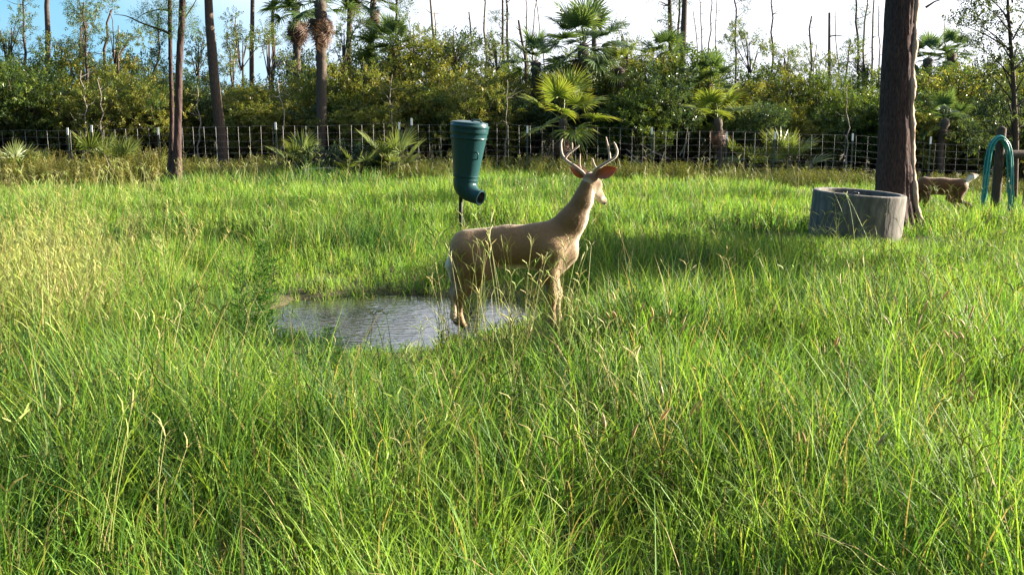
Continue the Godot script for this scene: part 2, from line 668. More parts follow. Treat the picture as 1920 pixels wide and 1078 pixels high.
func make_grass() -> void:
	var lush := [Color(0.068, 0.175, 0.032), Color(0.094, 0.215, 0.036), Color(0.124, 0.250, 0.042), Color(0.042, 0.130, 0.038)]
	var pale := [Color(0.172, 0.290, 0.046), Color(0.212, 0.315, 0.056), Color(0.126, 0.250, 0.044)]
	var shade_tones := [Color(0.018, 0.070, 0.028), Color(0.026, 0.088, 0.030), Color(0.040, 0.110, 0.030)]  # darker tones that paint shade into the grass colour
	var tan_ := [Color(0.27, 0.235, 0.12), Color(0.24, 0.22, 0.09), Color(0.18, 0.21, 0.06)]
	var g := stuff("meadow_grass", "bright green meadow grass covering the clearing", "grass")
	var dry := stuff("dry_grass", "straw-coloured tall dry grass standing at the left of the clearing", "grass")
	var db := MB.new()
	var bands := [["near_blades", 2.6, 5.6, 0.10, 14, 0.0072, 5], ["near_blades", 5.6, 9.0, 0.105, 12, 0.0085, 4], ["middle_blades", 9.0, 15.0, 0.14, 19, 0.0085, 3], ["far_blades", 15.0, 29.6, 0.21, 18, 0.0135, 3]]
	for band in bands:
		var b := MB.new()
		var d: float = band[1]
		var st: float = band[3]
		while d < band[2]:
			var half := 0.56 * d + 1.2
			var x := -half
			while x < half:
				var xx := x + rng.randf_range(-0.5, 0.5) * st
				var dd := d + rng.randf_range(-0.5, 0.5) * st
				x += st
				var h := grass_height(xx, dd)
				if h < 0.03:
					continue
				var hue := nb.get_noise_2d(xx * 35.0 + 900.0, dd * 35.0)
				var px := px_of(xx, dd)
				var straw := smoothstep(280.0, 100.0, px) * smoothstep(7.0, 9.0, dd) * smoothstep(14.5, 11.0, dd)
				var isdry := rng.randf() < straw * 0.34
				var pal: Array = tan_ if isdry else (pale if rng.randf() < 0.45 + hue * 0.6 else lush)
				var shade_w := painted_shade(xx, dd)
				if not isdry and rng.randf() < shade_w * 0.9: pal = shade_tones
				if h > 0.2: h *= 1.0 + 0.65 * shade_w
				var mb: MB = db if isdry else b
				var face := rng.randf() * TAU
				var y0 := ground(xx, -dd) - 0.02
				var tall_ := rng.randf_range(0.7, 1.25) * (1.25 if isdry else 1.0)
				var low := h < 0.22
				var rad := st * 0.75
				for i in int(band[4]):
					var a := rng.randf() * TAU
					var r := rad * sqrt(rng.randf())
					var yaw := a + rng.randfn(0, 0.7) if rng.randf() < 0.55 else face + rng.randfn(0, 0.6)
					var c: Color = pal[rng.randi() % pal.size()]
					var tipc := c.lerp(Color(0.24, 0.30, 0.045), rng.randf() * 0.45)
					if rng.randf() < 0.07:
						c = Color(0.30, 0.235, 0.10)
						tipc = Color(0.36, 0.29, 0.14)
					c = jit(c, 0.25)
					var ln := h * tall_ * rng.randf_range(0.45, 1.15)
					sow(mb, xx + cos(a) * r, -dd + sin(a) * r, y0, yaw, absf(rng.randfn(0, 0.5 if low else 0.36)), rng.randf_range(0.15, 1.0) * (1.2 if isdry else 2.3), ln, minf(band[5] * rng.randf_range(0.55, 1.3), ln * 0.09), c, tipc, band[6])
			d += st
		part(band[0], b.mesh(), M.grass, g)
	part("dry_blades", db.mesh(), M.dry, dry)

	# seed stems
	var st0 := []
	var st1 := []
	var st2 := []
	for i in 5:
		st0.append(stalk(0.75, 0, i > 2)); st1.append(stalk(0.62, 1, false)); st2.append(stalk(0.95, 2, false))
	var s0 := []
	var s1 := []
	var s2 := []
	for i in 2000:
		var dd := sqrt(rng.randf_range(9.0, 620.0))
		var xx := rng.randf_range(-1, 1) * (0.54 * dd + 0.8)
		var px := px_of(xx, dd)
		if pond_sd(xx, -dd) < 0.1 or Vector2(xx, -dd).distance_to(Vector2(tank_at.x, tank_at.z)) < 1.0:
			continue
		var keep := 0.5 + nb.get_noise_2d(xx * 30.0, dd * 30.0 + 77.0)
		if dd > 8.0 and dd < 9.6 and px > 440 and px < 830: keep = 0.12
		if dd > 10.0 and px > 330: keep *= 0.4
		if dd < 8.0: keep *= 1.6
		if rng.randf() > keep: continue
		var vs := rng.randf_range(0.75, 1.1)
		if dd < 8.0 and px > 440 and px < 820: vs *= 0.62
		var t := Color(1, 1, 1) * rng.randf_range(0.85, 1.15)
		if px > 1150 and dd < 7.5 and rng.randf() < 0.65:
			s1.append([xx, -dd, 1.0, vs, t])
		elif px < 350 and dd > 7.0 and dd < 16.0:
			s2.append([xx, -dd, 1.0, vs, t])
		else:
			s0.append([xx, -dd, 1.0, vs, t])
	for i in 28:      # the stand of stems before the buck
		var px := rng.randf_range(835, 1070)
		var dd := rng.randf_range(7.4, 8.8)
		var p := stand(px, dd)
		s0.append([p.x, p.z, 0.9, rng.randf_range(0.9, 1.45) * (0.95 if px < 1000 else 0.8), Color(1, 1, 1)])
	for q in [[1530, 15.0, 0.7], [1556, 14.9, 0.95], [1610, 14.95, 1.0], [1575, 14.8, 0.6], [1540, 14.7, 0.8]]:
		var p := stand(q[0], q[1])
		s0.append([p.x, p.z, 1.2, q[2], Color(1, 1, 1)])
	for i in 130:
		var dd := rng.randf_range(7.4, 13.0)
		var p := stand(rng.randf_range(-40, 240), dd)
		s2.append([p.x, p.z, 1.0, rng.randf_range(0.7, 1.05), Color(1, 1, 1)])
	scatter(stuff("seed_stems", "thin straw-coloured forked seed stems rising above the meadow grass", "grass"), "forked_stems", st0, M.dry, s0)
	scatter(stuff("foxtail_grass", "foxtail grass with small tan bristly heads in the near meadow", "grass"), "foxtail_stems", st1, M.dry, s1)
	scatter(stuff("plume_grass", "tall straw grass with loose drooping heads by the left edge", "grass"), "plume_stems", st2, M.dry, s2)

	# weeds: a belt along the fence, low broad leaves in the meadow
	var wm := []
	var bm := []
	for i in 5:
		wm.append(weed(0.75, 5, 0.09, [Color(0.16, 0.18, 0.035), Color(0.10, 0.14, 0.03), Color(0.19, 0.19, 0.045)]))
		bm.append(weed(0.30, 6, 0.075, [Color(0.10, 0.19, 0.03), Color(0.07, 0.14, 0.03)]))
	var ws := []
	var bs := []
	for i in 2200:
		var px := rng.randf_range(-120, 2040)
		var dd := rng.randf_range(26.0, 28.9) + (rng.randf_range(-2.5, 0.0) if px < 300 else 0.0)
		var dens := 0.05 if px > 540 and px < 720 else 0.5 + 0.8 * nb.get_noise_2d(px * 0.35, 5.0)
		if px < 300: dens = 0.95
		if rng.randf() > dens: continue
		var p := stand(px, dd)
		var warm := 1.1 if px < 300 else 1.0
		ws.append([p.x, p.z, 1.2, rng.randf_range(0.55, 1.25) * (1.0 if px < 330 else 0.62), Color(warm, 1, 0.9) * rng.randf_range(0.8, 1.25)])
	for i in 900:
		var dd := sqrt(rng.randf_range(9.0, 330.0))
		var xx := rng.randf_range(-1, 1) * (0.54 * dd + 0.6)
		var h := grass_height(xx, dd)
		if h < 0.05: continue
		bs.append([xx, -dd, 1.0, clampf(h / 0.27, 0.3, 1.7), Color(1, 1, 1) * rng.randf_range(0.8, 1.2)])
	scatter(stuff("fence_weeds", "yellow-green leafy weeds growing along the foot of the wire fence", "weeds"), "weed_stems", wm, M.leaf, ws)
	scatter(stuff("broadleaf_weeds", "low broad-leaved weeds mixed into the meadow grass", "weeds"), "weed_stems", bm, M.grass, bs)


# ---------------------------------------------------------------- animals: a field of tapered capsules meshed with surface nets
func field_mesh(bones: Array, cell: float, k: float, tint: Callable) -> ArrayMesh:
	var lo := Vector3.ONE * 99.0
	var hi := -lo
	for b in bones:
		var r := maxf(b[1], b[3]) + 0.05
		lo = lo.min(Vector3(b[0]) - Vector3.ONE * r).min(Vector3(b[2]) - Vector3.ONE * r)
		hi = hi.max(Vector3(b[0]) + Vector3.ONE * r).max(Vector3(b[2]) + Vector3.ONE * r)
	var nx := int((hi.x - lo.x) / cell) + 2
	var ny := int((hi.y - lo.y) / cell) + 2
	var nz := int((hi.z - lo.z) / cell) + 2
	var acc := PackedFloat32Array()
	acc.resize(nx * ny * nz)
	var reach := 0.05
	for b in bones:
		var a: Vector3 = b[0]
		var e: Vector3 = b[2]
		var ra: float = b[1]
		var rb: float = b[3]
		var q: float = b[4] if b.size() > 4 else 1.0
		var r := maxf(ra, rb) + reach
		var l := ((a.min(e) - Vector3.ONE * r - lo) / cell).floor()
		var u := ((a.max(e) + Vector3.ONE * r - lo) / cell).ceil()
		var zc := (a.z + e.z) * 0.5
		var ab := e - a
		var inv := 1.0 / maxf(ab.length_squared(), 1e-9)
		for kz in range(maxi(0, int(l.z)), mini(nz, int(u.z) + 1)):
			var z := zc + (lo.z + kz * cell - zc) * q
			for jy in range(maxi(0, int(l.y)), mini(ny, int(u.y) + 1)):
				var row := (kz * ny + jy) * nx
				var y := lo.y + jy * cell
				for i in range(maxi(0, int(l.x)), mini(nx, int(u.x) + 1)):
					var p := Vector3(lo.x + i * cell, y, z) - a
					var t := clampf(p.dot(ab) * inv, 0.0, 1.0)
					var d := (p - ab * t).length() - ra - (rb - ra) * t
					if d < reach:
						acc[row + i] += exp(-k * d)
	var vid := PackedInt32Array()
	vid.resize(nx * ny * nz)
	vid.fill(-1)
	var mb := MB.new()
	var off := [0, 1, nx, nx + 1, nx * ny, nx * ny + 1, nx * ny + nx, nx * ny + nx + 1]
	var ends := [[0, 1], [2, 3], [4, 5], [6, 7], [0, 2], [1, 3], [4, 6], [5, 7], [0, 4], [1, 5], [2, 6], [3, 7]]
	var val := PackedFloat32Array()
	val.resize(8)
	for kz in nz - 1:
		for jy in ny - 1:
			var row := (kz * ny + jy) * nx
			for i in nx - 1:
				var o := row + i
				var c := 0
				for w in 8:
					if acc[o + off[w]] > 1.0: c += 1
				if c == 0 or c == 8:
					continue
				for w in 8:
					var a: float = acc[o + off[w]]
					val[w] = -log(a) / k if a > 1e-4 else reach
				var s := Vector3.ZERO
				var m := 0
				for e in ends:
					var f0 := val[e[0]]
					var f1 := val[e[1]]
					if (f0 < 0.0) == (f1 < 0.0): continue
					var t := f0 / (f0 - f1)
					var p0 := Vector3(e[0] & 1, (e[0] >> 1) & 1, e[0] >> 2)
					var p1 := Vector3(e[1] & 1, (e[1] >> 1) & 1, e[1] >> 2)
					s += p0.lerp(p1, t)
					m += 1
				vid[o] = mb.v.size()
				mb.v.append(lo + (Vector3(i, jy, kz) + s / m) * cell)
	var steps := [1, nx, nx * ny]
	for kz in range(1, nz - 1):
		for jy in range(1, ny - 1):
			for i in range(1, nx - 1):
				var o := (kz * ny + jy) * nx + i
				var ins := acc[o] > 1.0
				for ax in 3:
					if (acc[o + steps[ax]] > 1.0) == ins: continue
					var u: int = steps[(ax + 1) % 3]
					var w: int = steps[(ax + 2) % 3]
					var q0 := vid[o - u - w]
					var q1 := vid[o - w]
					var q2 := vid[o]
					var q3 := vid[o - u]
					if q0 < 0 or q1 < 0 or q2 < 0 or q3 < 0: continue
					if ins:
						mb.ix.append_array([q0, q2, q1, q0, q3, q2])
					else:
						mb.ix.append_array([q0, q1, q2, q0, q2, q3])
	mb.c.resize(mb.v.size())
	var nrm := PackedVector3Array()
	nrm.resize(mb.v.size())
	for i in range(0, mb.ix.size(), 3):
		var f := (mb.v[mb.ix[i + 2]] - mb.v[mb.ix[i]]).cross(mb.v[mb.ix[i + 1]] - mb.v[mb.ix[i]])
		nrm[mb.ix[i]] += f; nrm[mb.ix[i + 1]] += f; nrm[mb.ix[i + 2]] += f
	for i in mb.v.size():
		mb.c[i] = tint.call(mb.v[i], nrm[i].normalized())
	return mb.mesh(true)


func coat(p: Vector3, n: Vector3) -> Color:
	var c := Color(0.245, 0.158, 0.084)
	c = c.lerp(Color(0.175, 0.108, 0.060), smoothstep(0.75, 0.98, p.y) * 0.6)
	var white := Color(0.72, 0.67, 0.58)
	c = c.lerp(Color(0.33, 0.22, 0.12), smoothstep(0.45, 0.15, p.y) * 0.6)
	if p.x > -0.32 and p.x < 0.40 and p.y > 0.42:
		c = c.lerp(white, smoothstep(-0.55, -0.9, n.y))
	if absf(p.z) < 0.085 and p.y < 0.62:
		c = c.lerp(white, 0.5 * smoothstep(0.5, 0.9, absf(n.z)) * (1.0 if n.z * p.z < 0.0 else 0.0))
	if p.x < -0.44 and p.y > 0.45 and p.y < 0.74:
		c = c.lerp(white, smoothstep(0.05, 0.02, absf(p.z)) * 0.9)
	c = c.lerp(white, smoothstep(0.5, 0.95, n.x) * smoothstep(0.42, 0.50, p.x) * smoothstep(0.62, 0.85, p.y) * 0.75)  # white chest patch, strengthened to paint sunlight on its front
	if p.y < 0.045:
		c = Color(0.03, 0.025, 0.02)
	return c


# short hairs laid back over a body
func hair(src: ArrayMesh, n: int, ln: float, wd: float, back: Vector3) -> ArrayMesh:
	var arr := src.surface_get_arrays(0)
	var v: PackedVector3Array = arr[Mesh.ARRAY_VERTEX]
	var nn: PackedVector3Array = arr[Mesh.ARRAY_NORMAL]
	var cc: PackedColorArray = arr[Mesh.ARRAY_COLOR]
	var ix: PackedInt32Array = arr[Mesh.ARRAY_INDEX]
	var b := MB.new()
	var tris := ix.size() / 3
	for i in n:
		var t := (rng.randi() % tris) * 3
		var u := rng.randf()
		var w := rng.randf() * (1.0 - u)
		var i0 := ix[t]
		var p := v[i0] + (v[ix[t + 1]] - v[i0]) * u + (v[ix[t + 2]] - v[i0]) * w
		var m := nn[i0]
		var d := back - m * back.dot(m)
		d = (d.normalized() + Vector3(rng.randfn(0, 0.25), rng.randfn(0, 0.25), rng.randfn(0, 0.25)) + m * rng.randf_range(0.05, 0.3)).normalized()
		var s := d.cross(m).normalized() * wd * 0.5
		var f := rng.randf_range(0.8, 1.2)
		var c := Color(cc[i0].r * f, cc[i0].g * f, cc[i0].b * f)
		var o := b.v.size()
		b.v.append(p - s - m * 0.002); b.v.append(p + s - m * 0.002); b.v.append(p + d * ln * rng.randf_range(0.6, 1.2))
		b.c.append(c); b.c.append(c); b.c.append(c * 1.15)
		b.ix.append(o); b.ix.append(o + 1); b.ix.append(o + 2)
	return b.mesh()


func ear_mesh(ln: float, wd: float, inner: Color, outer: Color) -> ArrayMesh:
	var b := MB.new()
	var ns := 10
	var nt := 7
	for face in 2:
		var o := b.v.size()
		for i in ns + 1:
			var s := float(i) / ns
			var w := wd * pow(sin(PI * clampf(s * 0.93 + 0.07, 0, 1)), 0.75) * (1.0 - 0.25 * s) * (1.0 if s < 1.0 else 0.05)
			for j in nt:
				var t := float(j) / (nt - 1) * 2.0 - 1.0
				var cup := (1.0 - t * t) * -0.5 * w
				b.v.append(Vector3(t * w * 0.5, s * ln, cup - face * 0.005))
				var cc: Color = inner.lerp(outer, pow(absf(t), 3.0)) if face == 0 else outer
				b.c.append(cc)
		for i in ns:
			for j in nt - 1:
				var a := o + i * nt + j
				if face == 0:
					b.ix.append_array([a, a + nt, a + nt + 1, a, a + nt + 1, a + 1])
				else:
					b.ix.append_array([a, a + nt + 1, a + nt, a, a + 1, a + nt + 1])
	return b.mesh(true)


func smooth_path(q: Array, per := 5) -> PackedVector3Array:
	var out := PackedVector3Array()
	var n := q.size()
	for i in n - 1:
		var a: Vector3 = q[maxi(i - 1, 0)]
		var b: Vector3 = q[i]
		var c: Vector3 = q[i + 1]
		var d: Vector3 = q[mini(i + 2, n - 1)]
		for k in per:
			out.append(b.cubic_interpolate(c, a, d, float(k) / per))
	out.append(q[n - 1])
	return out


func horn(b: MB, q: Array, r0: float, r1: float) -> void:
	var pts := smooth_path(q)
	var rad := PackedFloat32Array()
	for i in pts.size():
		var t := float(i) / (pts.size() - 1)
		var r := lerpf(r0, r1, t)
		if t > 0.93: r *= 0.7
		rad.append(r)
	b.tube(pts, rad, 9, Color(0.31, 0.22, 0.17), true)


func leg(b: Array, q: Array, r: Array) -> void:
	for i in q.size() - 1:
		b.append([q[i], r[i], q[i + 1], r[i + 1]])


func make_buck() -> void:
	var at := on_flat(958, 613)
	at.y = ground(at.x, at.z)
	var t := thing("whitetail_buck", "white-tailed buck with velvet antlers standing by the pond, looking away", "deer", at)
	var sc := (-at.z * ct + 1.25 * sn) / F * 215.0
	t.scale = Vector3.ONE * sc
	var b := []
	# trunk of the body
	b.append([Vector3(-0.36, 0.705, 0), 0.160, Vector3(-0.06, 0.72, 0), 0.170, 1.18])
	b.append([Vector3(-0.06, 0.715, 0), 0.170, Vector3(0.26, 0.72, 0), 0.192, 1.22])
	b.append([Vector3(0.26, 0.72, 0), 0.192, Vector3(0.40, 0.73, 0), 0.175, 1.25])
	b.append([Vector3(-0.40, 0.755, 0), 0.105, Vector3(0.0, 0.795, 0), 0.10, 1.0])
	b.append([Vector3(0.0, 0.795, 0), 0.10, Vector3(0.36, 0.84, 0), 0.095, 1.2])
	b.append([Vector3(0.40, 0.60, 0), 0.12, Vector3(0.50, 0.66, 0), 0.085, 1.2])      # brisket
	# neck and throat
	b.append([Vector3(0.36, 0.79, 0), 0.140, Vector3(0.53, 0.965, -0.004), 0.108, 1.25])
	b.append([Vector3(0.53, 0.965, -0.004), 0.108, Vector3(0.625, 1.13, -0.01), 0.078, 1.15])
	b.append([Vector3(0.625, 1.13, -0.01), 0.078, Vector3(0.665, 1.26, -0.015), 0.066])
	b.append([Vector3(0.46, 0.74, 0), 0.10, Vector3(0.595, 0.98, 0), 0.068, 1.25])
	# hind legs
	leg(b, [Vector3(-0.37, 0.70, 0.075), Vector3(-0.27, 0.575, 0.095), Vector3(-0.22, 0.505, 0.10), Vector3(-0.39, 0.36, 0.09), Vector3(-0.455, 0.30, 0.085), Vector3(-0.445, 0.09, 0.085), Vector3(-0.41, 0.03, 0.085)], [0.125, 0.098, 0.06, 0.04, 0.032, 0.020, 0.026])
	leg(b, [Vector3(-0.42, 0.68, 0.075), Vector3(-0.42, 0.52, 0.09), Vector3(-0.40, 0.40, 0.09), Vector3(-0.455, 0.31, 0.085)], [0.10, 0.082, 0.05, 0.03])
	leg(b, [Vector3(-0.37, 0.70, -0.075), Vector3(-0.31, 0.575, -0.095), Vector3(-0.29, 0.505, -0.10), Vector3(-0.455, 0.35, -0.09), Vector3(-0.505, 0.30, -0.085), Vector3(-0.51, 0.09, -0.085), Vector3(-0.48, 0.03, -0.085)], [0.12, 0.095, 0.06, 0.04, 0.032, 0.020, 0.026])
	leg(b, [Vector3(-0.43, 0.68, -0.075), Vector3(-0.45, 0.52, -0.09), Vector3(-0.455, 0.40, -0.09), Vector3(-0.505, 0.31, -0.085)], [0.10, 0.08, 0.048, 0.03])
	# forelegs
	leg(b, [Vector3(0.36, 0.70, 0.09), Vector3(0.33, 0.53, 0.095), Vector3(0.365, 0.30, 0.085), Vector3(0.365, 0.09, 0.085), Vector3(0.395, 0.03, 0.085)], [0.115, 0.066, 0.032, 0.019, 0.026])
	leg(b, [Vector3(0.38, 0.70, -0.09), Vector3(0.36, 0.53, -0.095), Vector3(0.415, 0.30, -0.085), Vector3(0.42, 0.09, -0.085), Vector3(0.45, 0.03, -0.085)], [0.115, 0.064, 0.032, 0.019, 0.026])
	var bodym := field_mesh(b, 0.0125, 46.0, coat)
	var body := part("body", bodym, M.fur, t)
	part("coat_hair", hair(bodym, 70000, 0.017, 0.0026, Vector3(-0.8, -0.6, 0)), M.hair, body).set_meta("kind", "stuff")
	# head on a finer grid
	var c := Vector3(0.695, 1.295, -0.03)
	var dv := Vector3(0.135, -0.185, -0.15)
	var f := dv.normalized()
	var rt := f.cross(Vector3.UP).normalized()
	var up := rt.cross(f).normalized()
	var hb := []
	hb.append([Vector3(0.64, 1.17, -0.01), 0.070, Vector3(0.672, 1.27, -0.02), 0.062])
	hb.append([c - f * 0.02, 0.060, c + f * 0.06 + up * 0.006, 0.062])
	hb.append([c + f * 0.06, 0.056, c + f * 0.17 - up * 0.012, 0.036])
	hb.append([c + f * 0.17 - up * 0.012, 0.036, c + f * 0.262 - up * 0.016, 0.027])
	hb.append([c + f * 0.03 - up * 0.045, 0.042, c + f * 0.22 - up * 0.04, 0.017])
	for s in [-1.0, 1.0]:
		hb.append([c + f * 0.055 + rt * 0.042 * s + up * 0.022, 0.024, c + f * 0.09 + rt * 0.036 * s + up * 0.014, 0.020])
		hb.append([c - f * 0.02 + rt * 0.032 * s + up * 0.05, 0.022, c - f * 0.022 + rt * 0.036 * s + up * 0.07, 0.018])
		hb.append([c + f * 0.252 + rt * 0.014 * s - up * 0.004, 0.014, c + f * 0.268 + rt * 0.013 * s - up * 0.012, 0.012])
	var face := func(p: Vector3, n: Vector3) -> Color:
		var q := p - c
		var along := q.dot(f)
		var col := Color(0.27, 0.17, 0.09)
		col = col.lerp(Color(0.15, 0.095, 0.06), smoothstep(0.2, 0.8, n.dot(up)) * 0.7)
		col = col.lerp(Color(0.62, 0.55, 0.45), smoothstep(-0.1, -0.7, n.dot(up)) * 0.9)
		col = col.lerp(Color(0.58, 0.50, 0.40), smoothstep(0.03, 0.012, absf(along - 0.205)) * 0.6)
		col = col.lerp(Color(0.135, 0.085, 0.05), smoothstep(0.08, 0.02, along) * smoothstep(-0.05, 0.01, q.dot(up)))
		if along > 0.262: col = Color(0.02, 0.018, 0.018)
		return col
	var head := part("head", field_mesh(hb, 0.0052, 110.0, face), M.fur, t)
	var eye := SphereMesh.new()
	eye.radius = 0.014; eye.height = 0.028; eye.radial_segments = 16; eye.rings = 8
	for s in [-1.0, 1.0]:
		part("eye", eye, M.black, head, Transform3D(Basis(), c + f * 0.078 + rt * 0.054 * s + up * 0.020))
	# ears: the sunlit right one spread towards the right, the other turned back
	var ear := ear_mesh(0.195, 0.125, Color(0.36, 0.20, 0.16), Color(0.22, 0.135, 0.085))
	var ed := Vector3(0.165, 0.062, 0.05).normalized()
	var en := Vector3(-0.25, 0.15, 0.9)
	var ex := ed.cross(en).normalized()
	part("ear", ear, M.ear, t, Transform3D(Basis(ex, ed, ex.cross(ed)), c + rt * 0.045 + up * 0.045 - f * 0.025))
	var e2 := Vector3(-0.12, 0.055, -0.10).normalized()
	var x2 := e2.cross(Vector3(0.35, 0.1, -0.9)).normalized()
	part("ear", ear, M.ear, t, Transform3D(Basis(x2, e2, x2.cross(e2)), c - rt * 0.05 + up * 0.04 - f * 0.03))
	# antlers, in velvet; (x, y) as pixels of an enlarged view of the photograph
	var A := func(x: float, y: float, fw := 0.0) -> Vector3:
		var px := 1030.0 + x / 6.74
		var py := 240.0 + y / 6.74
		var off := (x - 500.0) / 6.74 / 215.0
		return (P(px, py, -at.z + 0.03 - off * 0.5 + fw) - at) / sc
	var la := MB.new()
	horn(la, [A.call(455, 600), A.call(420, 560, -0.01), A.call(330, 485, -0.02), A.call(225, 415, 0.0), A.call(165, 335, 0.04), A.call(148, 240, 0.08), A.call(150, 180, 0.10), A.call(168, 140, 0.12)], 0.0145, 0.0085)
	horn(la, [A.call(200, 385, 0.01), A.call(240, 330, 0.03), A.call(280, 290, 0.05), A.call(290, 230, 0.06), A.call(289, 185, 0.07)], 0.0105, 0.0065)
	horn(la, [A.call(262, 305, 0.04), A.call(320, 265, 0.06), A.call(380, 222, 0.09)], 0.009, 0.007)
	horn(la, [A.call(430, 560, 0.0), A.call(395, 500, 0.02), A.call(385, 430, 0.03), A.call(392, 330, 0.05)], 0.0095, 0.006)
	part("antler", la.mesh(true), M.velvet, t)
	var ra := MB.new()
	horn(ra, [A.call(560, 590), A.call(585, 530, -0.01), A.call(660, 475, -0.02), A.call(760, 415, 0.0), A.call(840, 360, 0.03), A.call(862, 300, 0.06), A.call(840, 225, 0.09), A.call(818, 180, 0.11)], 0.0145, 0.0085)
	horn(ra, [A.call(770, 405, 0.01), A.call(762, 330, 0.03), A.call(742, 230, 0.05), A.call(718, 115, 0.07)], 0.0115, 0.007)
	horn(ra, [A.call(600, 515, 0.0), A.call(570, 460, 0.03), A.call(546, 385, 0.06)], 0.0088, 0.0055)
	part("antler", ra.mesh(true), M.velvet, t)
	# tail: brown above, white along its edges
	var tb := []
	tb.append([Vector3(-0.51, 0.70, 0), 0.028, Vector3(-0.535, 0.56, 0), 0.036])
	tb.append([Vector3(-0.535, 0.56, 0), 0.036, Vector3(-0.525, 0.42, 0), 0.010])
	var tailc := func(p: Vector3, n: Vector3) -> Color:
		return Color(0.24, 0.14, 0.08).lerp(Color(0.75, 0.72, 0.68), smoothstep(-0.25, 0.3, absf(n.z) + (0.62 - p.y) * 2.0 - 0.2))
	part("tail", field_mesh(tb, 0.008, 80.0, tailc), M.fur, t)


func make_doe() -> void:
	var d := 19.5
	var at := stand(1762, d)
	var t := thing("whitetail_doe", "brown doe walking behind the big trunk with its white tail raised", "deer", at)
	t.rotation_degrees.y = 176.0
	t.scale = Vector3.ONE * 0.90
	var b := []
	b.append([Vector3(-0.38, 0.70, 0), 0.150, Vector3(-0.06, 0.70, 0), 0.160, 1.18])
	b.append([Vector3(-0.06, 0.70, 0), 0.160, Vector3(0.30, 0.70, 0), 0.175, 1.22])
	b.append([Vector3(-0.42, 0.76, 0), 0.085, Vector3(0.02, 0.765, 0), 0.085, 1.0])
	b.append([Vector3(0.02, 0.765, 0), 0.085, Vector3(0.34, 0.80, 0), 0.08, 1.2])
	b.append([Vector3(0.34, 0.72, 0), 0.14, Vector3(0.56, 0.66, 0.02), 0.085, 1.2])
	b.append([Vector3(0.56, 0.66, 0.02), 0.085, Vector3(0.80, 0.60, 0.06), 0.062])
	b.append([Vector3(0.80, 0.60, 0.06), 0.065, Vector3(0.90, 0.55, 0.08), 0.058])
	b.append([Vector3(0.90, 0.55, 0.08), 0.055, Vector3(1.05, 0.42, 0.10), 0.028])
	for s in [-1.0, 1.0]:
		b.append([Vector3(0.81, 0.65, 0.06 + 0.05 * s), 0.018, Vector3(0.76, 0.72, 0.06 + 0.14 * s), 0.012])
	leg(b, [Vector3(-0.40, 0.68, -0.07), Vector3(-0.33, 0.54, -0.09), Vector3(-0.30, 0.46, -0.09), Vector3(-0.50, 0.36, -0.085), Vector3(-0.58, 0.33, -0.08), Vector3(-0.50, 0.14, -0.08), Vector3(-0.47, 0.05, -0.08)], [0.115, 0.085, 0.055, 0.036, 0.030, 0.019, 0.024])
	leg(b, [Vector3(-0.38, 0.68, 0.07), Vector3(-0.28, 0.54, 0.09), Vector3(-0.22, 0.46, 0.09), Vector3(-0.36, 0.32, 0.085), Vector3(-0.42, 0.27, 0.08), Vector3(-0.37, 0.09, 0.08), Vector3(-0.34, 0.03, 0.08)], [0.115, 0.085, 0.055, 0.036, 0.030, 0.019, 0.024])
	leg(b, [Vector3(0.32, 0.66, -0.08), Vector3(0.28, 0.48, -0.085), Vector3(0.36, 0.28, -0.08), Vector3(0.33, 0.09, -0.08), Vector3(0.36, 0.03, -0.08)], [0.10, 0.058, 0.028, 0.018, 0.024])
	leg(b, [Vector3(0.34, 0.66, 0.08), Vector3(0.35, 0.48, 0.085), Vector3(0.46, 0.30, 0.08), Vector3(0.50, 0.10, 0.08), Vector3(0.53, 0.03, 0.08)], [0.10, 0.056, 0.028, 0.018, 0.024])
	var dc := func(p: Vector3, n: Vector3) -> Color:
		var q := coat(p, n)
		q = Color(q.r * 0.50, q.g * 0.36, q.b * 0.28)
		if p.x < -0.46 and p.y > 0.42 and p.y < 0.80:
			q = q.lerp(Color(0.75, 0.70, 0.62), smoothstep(0.02, 0.6, -n.x) * smoothstep(0.11, 0.05, absf(p.z)))
		return q
	var bodym := field_mesh(b, 0.016, 46.0, dc)
	var body := part("body", bodym, M.fur, t)
	part("coat_hair", hair(bodym, 30000, 0.020, 0.004, Vector3(-0.8, -0.6, 0)), M.hair, body).set_meta("kind", "stuff")
	var tb := []
	tb.append([Vector3(-0.47, 0.76, 0), 0.040, Vector3(-0.60, 0.90, 0), 0.062])
	tb.append([Vector3(-0.63, 0.91, 0), 0.062, Vector3(-0.70, 0.93, 0), 0.030])
	var tc := func(p: Vector3, n: Vector3) -> Color:
		return Color(0.20, 0.12, 0.07).lerp(Color(0.8, 0.77, 0.72), smoothstep(0.75, 0.2, n.y))
	part("tail", field_mesh(tb, 0.009, 80.0, tc), M.fur, t)


